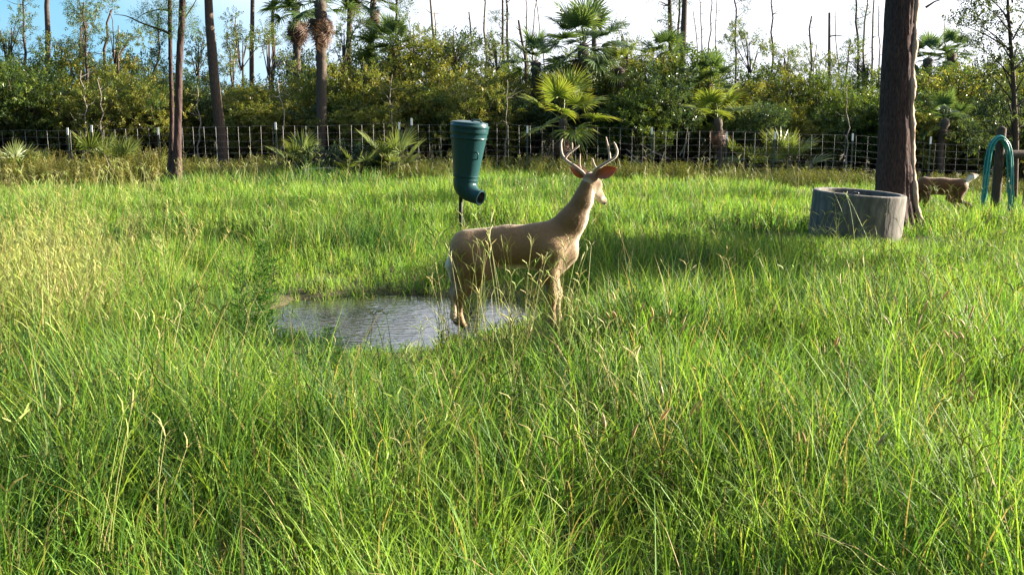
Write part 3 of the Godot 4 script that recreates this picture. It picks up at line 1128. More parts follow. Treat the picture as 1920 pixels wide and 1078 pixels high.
# ---------------------------------------------------------------- made things
func make_feeder() -> void:
	var d := 16.0
	var base := stand(863, d)
	var t := thing("barrel_feeder", "dark green plastic barrel feeder on a thin post behind the buck", "feeder", base)
	var L := func(px: float, py: float) -> Vector3: return P(px, py, d) - base
	var top: Vector3 = L.call(881, 229)
	var bot: Vector3 = L.call(873, 333)
	var ax: Vector3 = (top - bot)
	var hgt := ax.length()
	var tilt := Basis(Quaternion(Vector3.UP, ax.normalized()))
	var b := MB.new()
	var pr := PackedVector2Array()
	for q in [[0.190, 0.0], [0.192, 0.015], [0.197, 0.02], [0.197, 0.035], [0.193, 0.04], [0.200, 0.12], [0.262, hgt * 0.70], [0.268, hgt * 0.705], [0.276, hgt * 0.71], [0.276, hgt * 0.725], [0.270, hgt * 0.73], [0.272, hgt * 0.80], [0.282, hgt * 0.805], [0.284, hgt * 0.83], [0.284, hgt * 0.89], [0.280, hgt * 0.90]]:
		pr.append(Vector2(q[0], q[1]))
	b.lathe(pr, 48, Color.WHITE)
	part("barrel", b.mesh(true), M.plastic, t, Transform3D(tilt, bot))
	var l := MB.new()
	pr = PackedVector2Array()
	for q in [[0.282, 0.895], [0.292, 0.90], [0.293, 0.935], [0.289, 0.945], [0.272, 0.95], [0.272, 0.985], [0.266, 1.0], [0.12, 1.025], [0.0, 1.03]]:
		pr.append(Vector2(q[0], q[1] * hgt))
	l.lathe(pr, 48, Color.WHITE)
	var lid := part("lid", l.mesh(true), M.plastic, t, Transform3D(tilt, bot))
	var g := MB.new()
	g.tube(PackedVector3Array([Vector3(0.02, hgt * 1.02, 0.1), Vector3(0.06, hgt * 1.05, 0.1), Vector3(0.14, hgt * 1.05, 0.1), Vector3(0.18, hgt * 1.01, 0.1)]), PackedFloat32Array([0.012, 0.012, 0.012, 0.012]), 8, Color.WHITE)
	part("grip", g.mesh(true), M.plastic, lid)
	# elbow that bends the spout to the right and slightly towards the camera
	var e := MB.new()
	var pts := smooth_path([bot, L.call(873.5, 346) + Vector3(0, 0, 0.01), L.call(879, 357) + Vector3(0, 0, 0.05), L.call(889, 364.5) + Vector3(0, 0, 0.11), L.call(902, 369) + Vector3(0, 0, 0.18)], 6)
	var rad := PackedFloat32Array()
	for i in pts.size():
		rad.append(lerpf(0.188, 0.108, smoothstep(0.2, 0.95, float(i) / (pts.size() - 1))))
	e.tube(pts, rad, 32, Color.WHITE, false)
	var n := pts.size()
	var dir := (pts[n - 1] - pts[n - 2]).normalized()
	e.tube(PackedVector3Array([pts[n - 1], pts[n - 1] + dir * 0.003]), PackedFloat32Array([0.109, 0.096]), 32, Color.WHITE, false)
	part("spout", e.mesh(true), M.plastic, t)
	var co := MB.new()
	co.tube(PackedVector3Array([pts[n - 1] - dir * 0.02, pts[n - 1] - dir * 0.017, pts[n - 1] + dir * 0.0, pts[n - 1] + dir * 0.006]), PackedFloat32Array([0.108, 0.118, 0.118, 0.113]), 32, Color.WHITE, false)
	var mo := MB.new()
	mo.tube(PackedVector3Array([pts[n - 1] + dir * 0.002, pts[n - 1] - dir * 0.13]), PackedFloat32Array([0.0958, 0.088]), 32, Color.WHITE)
	part("painted_dark_inside", mo.mesh(true), M.black, t)  # spout interior in black, painting the shade inside it
	part("spout_collar", co.mesh(true), M.plastic, t)
	var po := MB.new()
	var pt: Vector3 = L.call(864, 366)
	po.tube(PackedVector3Array([Vector3(0, -0.15, 0), pt * 0.5, pt + Vector3(0, 0.06, 0)]), PackedFloat32Array([0.030, 0.030, 0.030]), 10, Color.WHITE)
	part("post", po.mesh(true), M.black, t)
	var hb := MB.new()
	var hp := bot + tilt * Vector3(0.12, hgt * 0.42, 0.195)
	hb.tube(smooth_path([hp + Vector3(-0.045, 0.05, -0.01), hp + Vector3(0.03, 0.05, 0.025), hp + Vector3(0.045, 0, 0.03), hp + Vector3(0.03, -0.05, 0.015), hp + Vector3(-0.045, -0.05, -0.015)]), PackedFloat32Array([0.010, 0.010, 0.010, 0.010, 0.010, 0.010, 0.010, 0.010, 0.010, 0.010, 0.010, 0.010, 0.010, 0.010, 0.010, 0.010, 0.010, 0.010, 0.010, 0.010, 0.010]), 8, Color.WHITE)
	part("handle", hb.mesh(true), M.plastic, t)


func make_tank() -> void:
	var t := thing("water_tank", "low round grey concrete water tank at the foot of the big trunk", "tank", tank_at)
	t.rotation_degrees = Vector3(0.5, 0, -3.6)
	var b := MB.new()
	var pr := PackedVector2Array()
	for q in [[0.668, -0.2], [0.668, 0.30], [0.668, 0.665], [0.662, 0.677], [0.648, 0.683], [0.588, 0.683], [0.576, 0.677], [0.570, 0.665], [0.57, 0.4], [0.56, 0.05], [0.0, 0.05]]:
		pr.append(Vector2(q[0], q[1]))
	b.lathe(pr, 72, Color.WHITE)
	part("ring_wall", b.mesh(true), M.concrete, t)
	var w := MB.new()
	w.lathe(PackedVector2Array([Vector2(0.574, 0.61), Vector2(0.3, 0.61), Vector2(0.0, 0.61)]), 48, Color.WHITE)
	var wmat: StandardMaterial3D = M.water.duplicate()
	wmat.normal_enabled = false
	part("water", w.mesh(true), wmat, t)
	var v := MB.new()
	v.tube(PackedVector3Array([Vector3(-0.28, 0.64, 0.44), Vector3(-0.24, 0.71, 0.50), Vector3(-0.22, 0.71, 0.60)]), PackedFloat32Array([0.018, 0.018, 0.016]), 8, Color.WHITE)
	part("fill_pipe", v.mesh(true), M.black, t)
	var s := SphereMesh.new()
	s.radius = 0.07; s.height = 0.11
	part("float_ball", s, M.black, t, Transform3D(Basis(), Vector3(-0.33, 0.63, 0.32)))


func make_big_trunk() -> void:
	var d := 17.3
	var base := stand(1678, d)
	var t := thing("large_tree", "large dark rough-barked tree trunk rising behind the concrete tank", "tree", base)
	var b := MB.new()
	var sides := 64
	var rings := 110
	var nz := FastNoiseLite.new()
	nz.seed = 8
	nz.frequency = 1.0
	nz.fractal_octaves = 3
	var H := 9.0
	var ctr := []
	for i in rings + 1:
		var s := float(i) / rings
		var y := -0.25 + H * pow(s, 1.35)
		# the axis leans slightly to the right, as in the photograph
		var top := P(1690, 0, d) - base
		var foot := P(1677, 400, d) - base
		var cx := foot.x + (top.x - foot.x) * (y - foot.y) / (top.y - foot.y) - 0.03 * sin(clampf((y - foot.y) / 3.4, 0.0, 1.0) * PI)
		var r := 0.245 + 0.05 * exp(-y * 0.9) + 0.10 * exp(-maxf(y, 0.0) * 3.0) - 0.008 * y
		ctr.append([cx, y, r])
		for k in sides:
			var a := TAU * k / sides
			var ridge := nz.get_noise_3d(cos(a) * 5.5, y * 0.55, sin(a) * 5.5)
			var fine := nz.get_noise_3d(cos(a) * 13.0 + 40.0, y * 1.6, sin(a) * 13.0)
			var but := exp(-maxf(y, 0.0) * 2.2) * 0.09 * maxf(0.0, sin(a * 5.0 + 0.4))
			var rr := r + but + (absf(ridge) - 0.2) * 0.055 + fine * 0.014
			b.v.append(Vector3(cx + cos(a) * rr, y, sin(a) * rr))
			b.c.append(Color.WHITE)
	for i in rings:
		for k in sides:
			var k2 := (k + 1) % sides
			var a := i * sides + k
			var e := i * sides + k2
			b.ix.append_array([a, e + sides, a + sides, a, e, e + sides])
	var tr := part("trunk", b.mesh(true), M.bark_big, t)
	# added pale strip that paints the sunlit edge of the bark
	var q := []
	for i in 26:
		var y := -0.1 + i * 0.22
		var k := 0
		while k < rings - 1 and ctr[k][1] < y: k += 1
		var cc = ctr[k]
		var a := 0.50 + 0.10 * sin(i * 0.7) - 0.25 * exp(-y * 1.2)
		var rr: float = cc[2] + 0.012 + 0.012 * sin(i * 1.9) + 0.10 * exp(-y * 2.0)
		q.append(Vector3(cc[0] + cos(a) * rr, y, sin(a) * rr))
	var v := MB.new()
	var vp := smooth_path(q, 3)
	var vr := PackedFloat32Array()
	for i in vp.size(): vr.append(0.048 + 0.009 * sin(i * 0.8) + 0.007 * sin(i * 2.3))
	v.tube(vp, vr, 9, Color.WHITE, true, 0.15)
	part("painted_sun_edge", v.mesh(true), M.bark_sun_paint, t)
	var br := MB.new()
	br.tube(PackedVector3Array([Vector3(0.3, 3.55, -0.05), Vector3(0.43, 3.64, -0.03), Vector3(0.56, 3.68, 0.0)]), PackedFloat32Array([0.02, 0.012, 0.006]), 6, Color.WHITE)
	part("dead_branch", br.mesh(true), M.bark, tr)
	# crown far above the frame
	var cr := MB.new()
	spray_cloud(cr, [[Vector3(-0.5, 10.6, 0.4), 1.3], [Vector3(0.9, 10.9, -0.5), 1.2], [Vector3(0.2, 11.6, 0.1), 1.1]], 150, 12, 0.45, 0.10, 0.3, [Color(0.05, 0.09, 0.025), Color(0.08, 0.12, 0.03)])
	var lm := MB.new()
	for e in [Vector3(-0.5, 10.6, 0.4), Vector3(0.9, 10.9, -0.5), Vector3(0.2, 11.6, 0.1)]:
		lm.tube(PackedVector3Array([Vector3(0.13, 8.2, 0), Vector3(0.13, 8.9, 0).lerp(e, 0.5), e]), PackedFloat32Array([0.16, 0.08, 0.02]), 7, Color.WHITE)
	part("limbs", lm.mesh(true), M.bark_big, t)
	part("crown", cr.mesh(), M.leaf, t)


func make_fence() -> void:
	var d := 28.7
	var t := thing("wire_fence", "woven wire fence on dark steel posts with white tips", "fence", Vector3(0, 0, -d))
	var x0 := -17.5
	var x1 := 12.9
	var hts := [0.0, 0.09, 0.19, 0.31, 0.46, 0.62, 0.79, 0.98, 1.17]
	var st := MB.new()
	st.tube(PackedVector3Array([Vector3(0, 0.0, 0), Vector3(0.004, 0.6, 0), Vector3(0, 1.17, 0)]), PackedFloat32Array([0.0036, 0.0036, 0.0036]), 4, Color.WHITE, false)
	var stm := st.mesh(true)
	var x := x0
	while x <= x1:
		part("stay_wire", stm, M.wire, t, Transform3D(Basis(Vector3(0, 0, 1), rng.randfn(0, 0.012)), Vector3(x, ground(x, -d) + 0.05, rng.randfn(0, 0.006))))
		x += 0.30
	for h in hts:
		var b := MB.new()
		var pts := PackedVector3Array()
		var rad := PackedFloat32Array()
		x = x0
		while x <= x1 + 0.01:
			pts.append(Vector3(x, ground(x, -d) + 0.05 + h + 0.012 * sin(x * 1.9 + h * 7.0), 0.004))
			rad.append(0.0017)
			x += 0.30
		b.tube(pts, rad, 4, Color.WHITE, false)
		part("line_wire", b.mesh(true), M.wire, t)
	# steel T posts
	var po := MB.new()
	po.box(Vector3(0, 0.66, 0), Vector3(0.045, 1.42, 0.007), Basis(), Color.WHITE)
	po.box(Vector3(0, 0.66, -0.0205), Vector3(0.007, 1.415, 0.034), Basis(), Color.WHITE)
	var pm := po.mesh()
	var ti := MB.new()
	ti.box(Vector3(0, 0, 0), Vector3(0.050, 0.19, 0.012), Basis(), Color.WHITE)
	ti.box(Vector3(0, 0, -0.0235), Vector3(0.012, 0.187, 0.036), Basis(), Color.WHITE)
	var tm := ti.mesh()
	for q in [[-105, 246], [125, 241], [170, 236], [295, 241], [517, 231], [750, 231], [770, 223], [988, 238], [1223, 240], [1363, 249], [1452, 249], [1600, 252], [1745, 258]]:
		var p := P(q[0], q[1], d + 0.06)
		var g := ground(p.x, -d)
		var top := p.y - g
		var o := part("steel_post", pm, M.post, t, Transform3D(Basis(Vector3(0, 0, 1), rng.randfn(0, 0.015)), Vector3(p.x, g + top - 1.37, -0.03)))
		part("white_tip", tm, M.tip, o, Transform3D(Basis(), Vector3(0, 1.30, 0)))
	# wooden brace at the right end: two posts and a rail
	var bd := 21.0
	var base := stand(1868, bd)
	var w := thing("wooden_brace", "dark wooden fence brace post and rail at the right edge", "fence post", base)
	var b1 := MB.new()
	b1.tube(PackedVector3Array([Vector3(0, -0.3, 0), Vector3(0.01, 0.8, 0), Vector3(0.02, 1.72, 0)]), PackedFloat32Array([0.095, 0.088, 0.085]), 14, Color.WHITE, true, 0.05)
	part("post", b1.mesh(true), M.wood, w)
	part("post", b1.mesh(true), M.wood, w, Transform3D(Basis(), Vector3(2.5, -0.05, -0.5)))
	var b2 := MB.new()
	b2.tube(PackedVector3Array([Vector3(0.0, 1.22, 0), Vector3(1.2, 1.20, -0.25), Vector3(2.5, 1.17, -0.5)]), PackedFloat32Array([0.085, 0.085, 0.08]), 12, Color.WHITE, true, 0.05)
	part("rail", b2.mesh(true), M.wood, w)
	for q in [0.55, 0.95, 1.4]:
		var b3 := MB.new()
		b3.tube(PackedVector3Array([Vector3(q, 0, -0.2 * q + 0.1), Vector3(q + 0.02, 1.1, -0.2 * q + 0.1)]), PackedFloat32Array([0.02, 0.016]), 7, Color.WHITE)
		part("stake", b3.mesh(true), M.bark_pale, w)
	# hose looped over the post
	var hs := thing("garden_hose", "teal garden hose hanging in long loops over the wooden post", "hose", base)
	for k in 7:
		var hbm := MB.new()
		var rr := 0.17 + 0.020 * k + rng.randf_range(-0.015, 0.015)
		var zo := 0.11 + 0.03 * (k % 3)
		var pl := []
		var lowl := 0.10 + 0.07 * (k % 4) + rng.randf() * 0.1
		var lowr := -0.05 + 0.07 * ((k + 2) % 4) + rng.randf() * 0.1
		pl.append(Vector3(-rr - 0.10 + rng.randfn(0, 0.02), lowl, zo + 0.06))
		pl.append(Vector3(-rr - 0.05, 0.65, zo + 0.03))
		pl.append(Vector3(-rr - 0.02 + rng.randfn(0, 0.008), 1.05, zo))
		pl.append(Vector3(-rr * 0.8, 1.36 + 0.012 * k, zo))
		pl.append(Vector3(0.0, 1.50 + 0.014 * k, zo))
		pl.append(Vector3(rr * 0.85, 1.33 + 0.012 * k, zo))
		pl.append(Vector3(rr + 0.05 + rng.randfn(0, 0.01), 1.0, zo))
		pl.append(Vector3(rr + 0.09, 0.6, zo + 0.03))
		pl.append(Vector3(rr + 0.07 + rng.randfn(0, 0.02), lowr, zo + 0.06))
		if k < 6:
			pl.append(Vector3(0.08 * (k - 3), minf(lowr, lowl) - 0.12, zo + 0.08))
		for i in pl.size(): pl[i].x = pl[i].x * 0.80 - 0.06
		var hp := smooth_path(pl, 6)
		var hr := PackedFloat32Array()
		for i in hp.size(): hr.append(0.0145)
		hbm.tube(hp, hr, 8, Color.WHITE)
		part("hose_loop", hbm.mesh(true), M.hose, hs)


# ---------------------------------------------------------------- plants
func spray_cloud(b: MB, blobs: Array, sprays: int, leaves: int, sl: float, ll: float, lw: float, pal: Array, droop := 0.0) -> void:
	for q in blobs:
		var ctr: Vector3 = q[0]
		var R: float = q[1]
		for s in sprays:
			var dir := Vector3(rng.randfn(), rng.randfn() * 0.8 + 0.15, rng.randfn()).normalized()
			var p := ctr + dir * R * pow(rng.randf(), 0.42) * Vector3(1, 0.85, 1)
			var sd := (dir + Vector3(rng.randfn(0, 0.5), rng.randfn(0.25, 0.4) - droop, rng.randfn(0, 0.5))).normalized()
			var c: Color = pal[rng.randi() % pal.size()]
			var tone := rng.randf_range(0.75, 1.25)
			c = Color(c.r * tone, c.g * tone, c.b * tone)
			for i in leaves:
				var t := float(i) / leaves
				var a := i * 2.4 + rng.randf()
				var side := sd.cross(Vector3(cos(a), sin(a * 1.3), sin(a))).normalized()
				var d := (side + sd * 0.7).normalized()
				b.leaf(p + sd * sl * t, d, (Vector3.UP + Vector3(rng.randfn(0, 0.4), 0, rng.randfn(0, 0.4))).normalized(), ll * rng.randf_range(0.7, 1.2), ll * lw * rng.randf_range(0.8, 1.2), jit(c, 0.15))


func shrub_meshes(H: float, W: float, nb_: int, sprays: int, leaves: int, sl: float, ll: float, lw: float, pal: Array) -> Array:
	var blobs := []
	var tr := MB.new()
	var stems := 2 + rng.randi() % 3
	var feet := []
	for s in stems:
		feet.append(Vector3(rng.randfn(0, 0.12), -0.1, rng.randfn(0, 0.12)))
	for i in nb_:
		var a := i * 2.4 + rng.randf() * 0.8
		var y := lerpf(0.22, 0.88, pow((i + rng.randf()) / nb_, 0.9))
		var w := W * 0.5 * sqrt(maxf(0.05, 1.0 - pow((y - 0.45) / 0.62, 2.0))) * rng.randf_range(0.35, 0.95)
		var p := Vector3(cos(a) * w, y * H, sin(a) * w)
		var R := rng.randf_range(0.16, 0.27) * W * (1.0 - 0.35 * y)
		blobs.append([p, R])
		var f: Vector3 = feet[i % stems]
		var mid := f.lerp(p, 0.5) + Vector3(-p.x * 0.18, H * 0.06, -p.z * 0.18)
		tr.tube(PackedVector3Array([f, f.lerp(mid, 0.55) + Vector3(rng.randfn(0, 0.04), 0, rng.randfn(0, 0.04)), mid, p]), PackedFloat32Array([0.045, 0.036, 0.026, 0.009]), 5, Color.WHITE, false)
	var b := MB.new()
	spray_cloud(b, blobs, sprays, leaves, sl, ll, lw, pal)
	return [tr.mesh(true), b.mesh()]


func frond_mesh(pet: float, R: float, n: int, spread: float, droop: float, fold: float, pal: Array) -> ArrayMesh:
	var b := MB.new()
	var c: Color = pal[0]
	var hub := Vector3(pet, -pet * 0.08, 0)
	b.tube(PackedVector3Array([Vector3.ZERO, Vector3(pet * 0.5, pet * 0.02, 0), hub, hub + Vector3(R * 0.25, -0.03, 0)]), PackedFloat32Array([0.020, 0.013, 0.010, 0.003]), 4, pal[1], false)
	for i in n:
		var a := deg_to_rad(lerpf(-spread, spread, float(i) / (n - 1))) + rng.randfn(0, 0.02)
		var d := Vector3(cos(a), fold * absf(sin(a)), sin(a)).normalized()
		var ln := R * (0.68 + 0.32 * cos(a * 0.55)) * rng.randf_range(0.9, 1.05)
		var sd := Vector3(-sin(a), 0, cos(a))
		var pl := 0.35 if i % 2 else -0.35
		var col := jit(c, 0.12)
		var colt := col.lerp(pal[2], rng.randf_range(0.3, 0.9))
		var dr := droop * rng.randf_range(0.7, 1.3)
		var o := b.v.size()
		var ts := [0.03, 0.38, 0.70]
		var ws := [0.008, 0.021, 0.016]
		for k in 3:
			var t: float = ts[k]
			var p := hub + d * ln * t - Vector3.UP * dr * ln * t * t * t
			var w: float = ws[k] * R * 1.25
			b.v.append(p - sd * w + Vector3.UP * w * pl); b.v.append(p + sd * w - Vector3.UP * w * pl)
			b.c.append(col.lerp(colt, t * 0.6)); b.c.append(col.lerp(colt, t * 0.6))
		b.v.append(hub + d * ln - Vector3.UP * dr * ln); b.c.append(colt)
		b.ix.append_array([o, o + 1, o + 3, o, o + 3, o + 2, o + 2, o + 3, o + 5, o + 2, o + 5, o + 4, o + 4, o + 5, o + 6])
	return b.mesh()


var fronds := {}


func make_frond_kinds() -> void:
	var green := [Color(0.06, 0.11, 0.045), Color(0.09, 0.12, 0.04), Color(0.14, 0.17, 0.055)]
	var bright := [Color(0.12, 0.18, 0.035), Color(0.16, 0.18, 0.05), Color(0.26, 0.23, 0.05)]  # lit copy of the frond palette, sunlight painted as yellower green
	var dead := [Color(0.10, 0.062, 0.045), Color(0.09, 0.06, 0.045), Color(0.15, 0.10, 0.075)]
	for k in ["green", "bright", "dead"]:
		var pal: Array = {"green": green, "bright": bright, "dead": dead}[k]
		fronds[k] = []
		for i in 5:
			fronds[k].append(frond_mesh(rng.randf_range(0.8, 1.1), rng.randf_range(0.75, 0.95), 40, 122.0, rng.randf_range(0.15, 0.45) if k != "dead" else 0.8, rng.randf_range(0.15, 0.45), pal))
	fronds["low"] = []
	for i in 4:
		fronds["low"].append(frond_mesh(rng.randf_range(0.30, 0.5), rng.randf_range(0.42, 0.55), 20, 86.0, 0.1, 0.25, [Color(0.075, 0.115, 0.035), Color(0.11, 0.12, 0.045), Color(0.17, 0.165, 0.06)]))


func palm(label: String, px: float, py: float, d: float, kind: String, n: int, scale_: float, n_dead: int, trunk_r := 0.14, elev0 := 80.0, elev1 := -25.0, group := "palms in the wood", called := "cabbage_palm") -> void:
	var base := stand(px, d)
	var hub := P(px, py, d) - base
	var t := thing(called, label, "palm", base, group)
	if hub.y > 0.5:
		var b := MB.new()
		var pts := PackedVector3Array()
		var rad := PackedFloat32Array()
		var m := int(hub.y / 0.12) + 3
		var bow := rng.randfn(0, 0.08)
		for i in m:
			var s := float(i) / (m - 1)
			pts.append(Vector3(hub.x * s + bow * sin(s * PI), -0.2 + (hub.y + 0.2) * s, 0))
			rad.append(trunk_r * (1.0 + (0.12 if i % 2 else -0.06)) * (1.0 if s < 0.9 else 1.15))
		b.tube(pts, rad, 10, Color.WHITE, true, 0.1, d)
		part("trunk", b.mesh(true), M.palm_bark, t)
	for i in n + n_dead:
		var dead := i >= n
		var s := float(i) / maxf(1, n - 1)
		var yaw := i * 2.39996 + rng.randfn(0, 0.15)
		var el := deg_to_rad(lerpf(elev0, elev1, pow(s, 0.9)) + rng.randfn(0, 7.0))
		if dead:
			el = deg_to_rad(rng.randf_range(-86, -58))
		var dir := Vector3(cos(yaw) * cos(el), sin(el), sin(yaw) * cos(el))
		var sidev := dir.cross(Vector3.UP).normalized()
		var up := sidev.cross(dir)
		var bas := Basis(dir, up, sidev).rotated(dir, rng.randfn(0, 0.25))
		var arr: Array = fronds["dead" if dead else kind]
		var sc := scale_ * rng.randf_range(0.85, 1.15) * (0.62 if dead else 1.0)
		var o := part("dead_frond" if dead else "frond", arr[rng.randi() % arr.size()], M.dry if dead else M.frond, t, Transform3D(bas.scaled(Vector3.ONE * sc), hub + dir * 0.04 - Vector3(0, rng.randf() * 0.5 if dead and n_dead > 6 else 0.0, 0)))
		if dead: o.set_meta("label", "dry brown hanging frond")


func tall(called: String, label: String, px0: float, px1: float, py1: float, d: float, hw: float, kind: int, bark: String, group := "") -> void:
	# px0 at the foot, (px1, py1) the top; kind 0 bare snag, 1 bare stem with a crown high up, 2 sparse leaves along the stem
	var base := stand(px0, d)
	var top := P(px1, py1, d) - base
	var r := hw * d / F
	var t := thing(called, label, "tree", base, group)
	var b := MB.new()
	var pts := PackedVector3Array()
	var rad := PackedFloat32Array()
	var m := 12
	var wob := Vector3(rng.randfn(0, 0.05 if kind == 1 else 0.10), 0, rng.randfn(0, 0.08))
	for i in m + 1:
		var s := float(i) / m
		pts.append(Vector3(top.x * s, -0.2 + (top.y + 0.2) * s, 0) + wob * sin(s * 5.0 + d) + Vector3(rng.randfn(0, 0.012 if kind == 1 else 0.03), 0, rng.randfn(0, 0.03)))
		rad.append(r * lerpf(1.2, 0.6 if kind == 1 else 0.45, s))
	b.tube(pts, rad, 9, Color.WHITE, true, 0.08, d)
	var nbr := 9 if kind == 0 else (5 if kind == 1 else 14)
	var tips := []
	for i in nbr:
		var s := rng.randf_range(0.35, 0.97) if kind != 1 else rng.randf_range(0.75, 0.98)
		var f := s * m
		var p := pts[int(f)].lerp(pts[mini(int(f) + 1, m)], f - int(f))
		var yaw := rng.randf() * TAU
		var ln := rng.randf_range(0.25, 0.9) * (1.1 - s * 0.5) * (1.6 if kind == 1 else 1.0)
		var dir := Vector3(cos(yaw), rng.randf_range(0.0, 0.9), sin(yaw)).normalized()
		var q := p + dir * ln * 0.5 + Vector3(0, -0.02, 0)
		var e := q + (dir + Vector3(rng.randfn(0, 0.3), 0.25, rng.randfn(0, 0.3))).normalized() * ln * 0.5
		b.tube(PackedVector3Array([p, q, e]), PackedFloat32Array([r * 0.28, r * 0.2, r * 0.08]), 4, Color.WHITE, true)
		tips.append(e); tips.append(q)
	part("trunk", b.mesh(true), M[bark], t)
	if kind == 2:
		var l := MB.new()
		for e in tips:
			if rng.randf() < 0.75:
				spray_cloud(l, [[e, rng.randf_range(0.15, 0.34)]], 12, 9, 0.22, 0.075, 0.36, [Color(0.045, 0.08, 0.045), Color(0.07, 0.10, 0.05)])
		part("crown", l.mesh(), M.leaf, t)
	elif kind == 1:
		var l := MB.new()
		var bl := [[pts[m] + Vector3(0, 0.2, 0), 0.8]]
		for e in tips: bl.append([e, rng.randf_range(0.4, 0.65)])
		spray_cloud(l, bl, 26, 14, 0.25, 0.20, 0.07, [Color(0.04, 0.075, 0.03), Color(0.06, 0.095, 0.035)])
		part("crown", l.mesh(), M.leaf, t)


func make_twin_tree() -> void:
	var d := 25.0
	var base := stand(322, d)
	var t := thing("twin_stemmed_tree", "slender tree with two sunlit-edged stems from one flared base, before the fence", "tree", base)
	var L := func(px: float, py: float) -> Vector3: return P(px, py, d) - base
	for k in 2:
		var b := MB.new()
		var q := []
		if k == 0: q = [L.call(315, 368), L.call(317, 335), L.call(319, 295), L.call(319.5, 211), L.call(317, 105), L.call(316, 40), L.call(315, -60), L.call(316, -240)]
		else: q = [L.call(325, 368), L.call(329, 335), L.call(332, 295), L.call(334.5, 211), L.call(337, 105), L.call(341, 40), L.call(343, -60), L.call(340, -280)]
		for i in q.size(): q[i] += Vector3(0, 0, (-0.06 if k == 0 else 0.05) * minf(1.0, i * 0.5))
		var pts := smooth_path(q, 8)
		var rad := PackedFloat32Array()
		for i in pts.size():
			var y := pts[i].y
			rad.append((0.052 if k == 0 else 0.086) * (1.0 - 0.04 * y) + 0.13 * exp(-maxf(y, 0.0) * 2.8))
		b.tube(pts, rad, 18, Color.WHITE, true, 0.10, 2.0 + k)
		part("stem", b.mesh(true), M.bark_big, t)
	# feathery needle sprays and a long bare bough to the left
	var br := MB.new()
	br.tube(smooth_path([L.call(316, 62), L.call(290, 52), L.call(262, 42), L.call(236, 30), L.call(212, 27)], 4), PackedFloat32Array([0.03, 0.03, 0.028, 0.026, 0.024, 0.022, 0.021, 0.02, 0.018, 0.017, 0.016, 0.014, 0.012, 0.01, 0.008, 0.006, 0.005]), 6, Color.WHITE)
	br.tube(smooth_path([L.call(317, 20), L.call(295, 18), L.call(268, 26), L.call(256, 36)], 4), PackedFloat32Array([0.02, 0.02, 0.018, 0.017, 0.016, 0.014, 0.013, 0.012, 0.01, 0.009, 0.008, 0.007, 0.006]), 6, Color.WHITE)
	br.tube(smooth_path([L.call(341, 40), L.call(360, 12), L.call(372, -10)], 4), PackedFloat32Array([0.02, 0.018, 0.016, 0.014, 0.012, 0.011, 0.01, 0.009, 0.008]), 6, Color.WHITE)
	part("bough", br.mesh(true), M.bark, t)
	var l := MB.new()
	var bl := []
	for q in [[300, 10, .22], [285, 22, .24], [268, 30, .2], [292, 34, .2], [312, 20, .2], [345, 32, .2], [340, 15, .25], [352, 50, .16], [300, -20, .3], [330, -40, .4], [360, -30, .35], [300, 175, .14], [290, 190, .12], [330, 60, .14]]:
		bl.append([L.call(q[0], q[1]) + Vector3(0, 0, rng.randfn(0, 0.1)), q[2]])
	spray_cloud(l, bl, 26, 12, 0.22, 0.09, 0.12, [Color(0.07, 0.13, 0.045), Color(0.11, 0.16, 0.04)], 0.3)
	part("crown", l.mesh(), M.leaf, t)


func silhouette(px: float) -> float:      # height of the leafy skyline in the photograph
	var k := [[-150, 80], [0, 92], [60, 95], [110, 150], [150, 90], [210, 85], [255, 105], [300, 140], [350, 118], [400, 138], [450, 128], [500, 112], [560, 128], [620, 92], [680, 78], [740, 95], [800, 85], [850, 66], [905, 92], [945, 140], [985, 118], [1030, 95], [1080, 110], [1140, 108], [1200, 112], [1260, 95], [1310, 130], [1360, 118], [1410, 100], [1450, 104], [1490, 135], [1530, 152], [1570, 148], [1610, 130], [1660, 128], [1720, 140], [1770, 112], [1830, 120], [1900, 120], [2100, 100]]
	for i in k.size() - 1:
		if px <= k[i + 1][0]:
			return lerpf(k[i][1], k[i + 1][1], clampf((px - k[i][0]) / float(k[i + 1][0] - k[i][0]), 0, 1))
	return 110.0


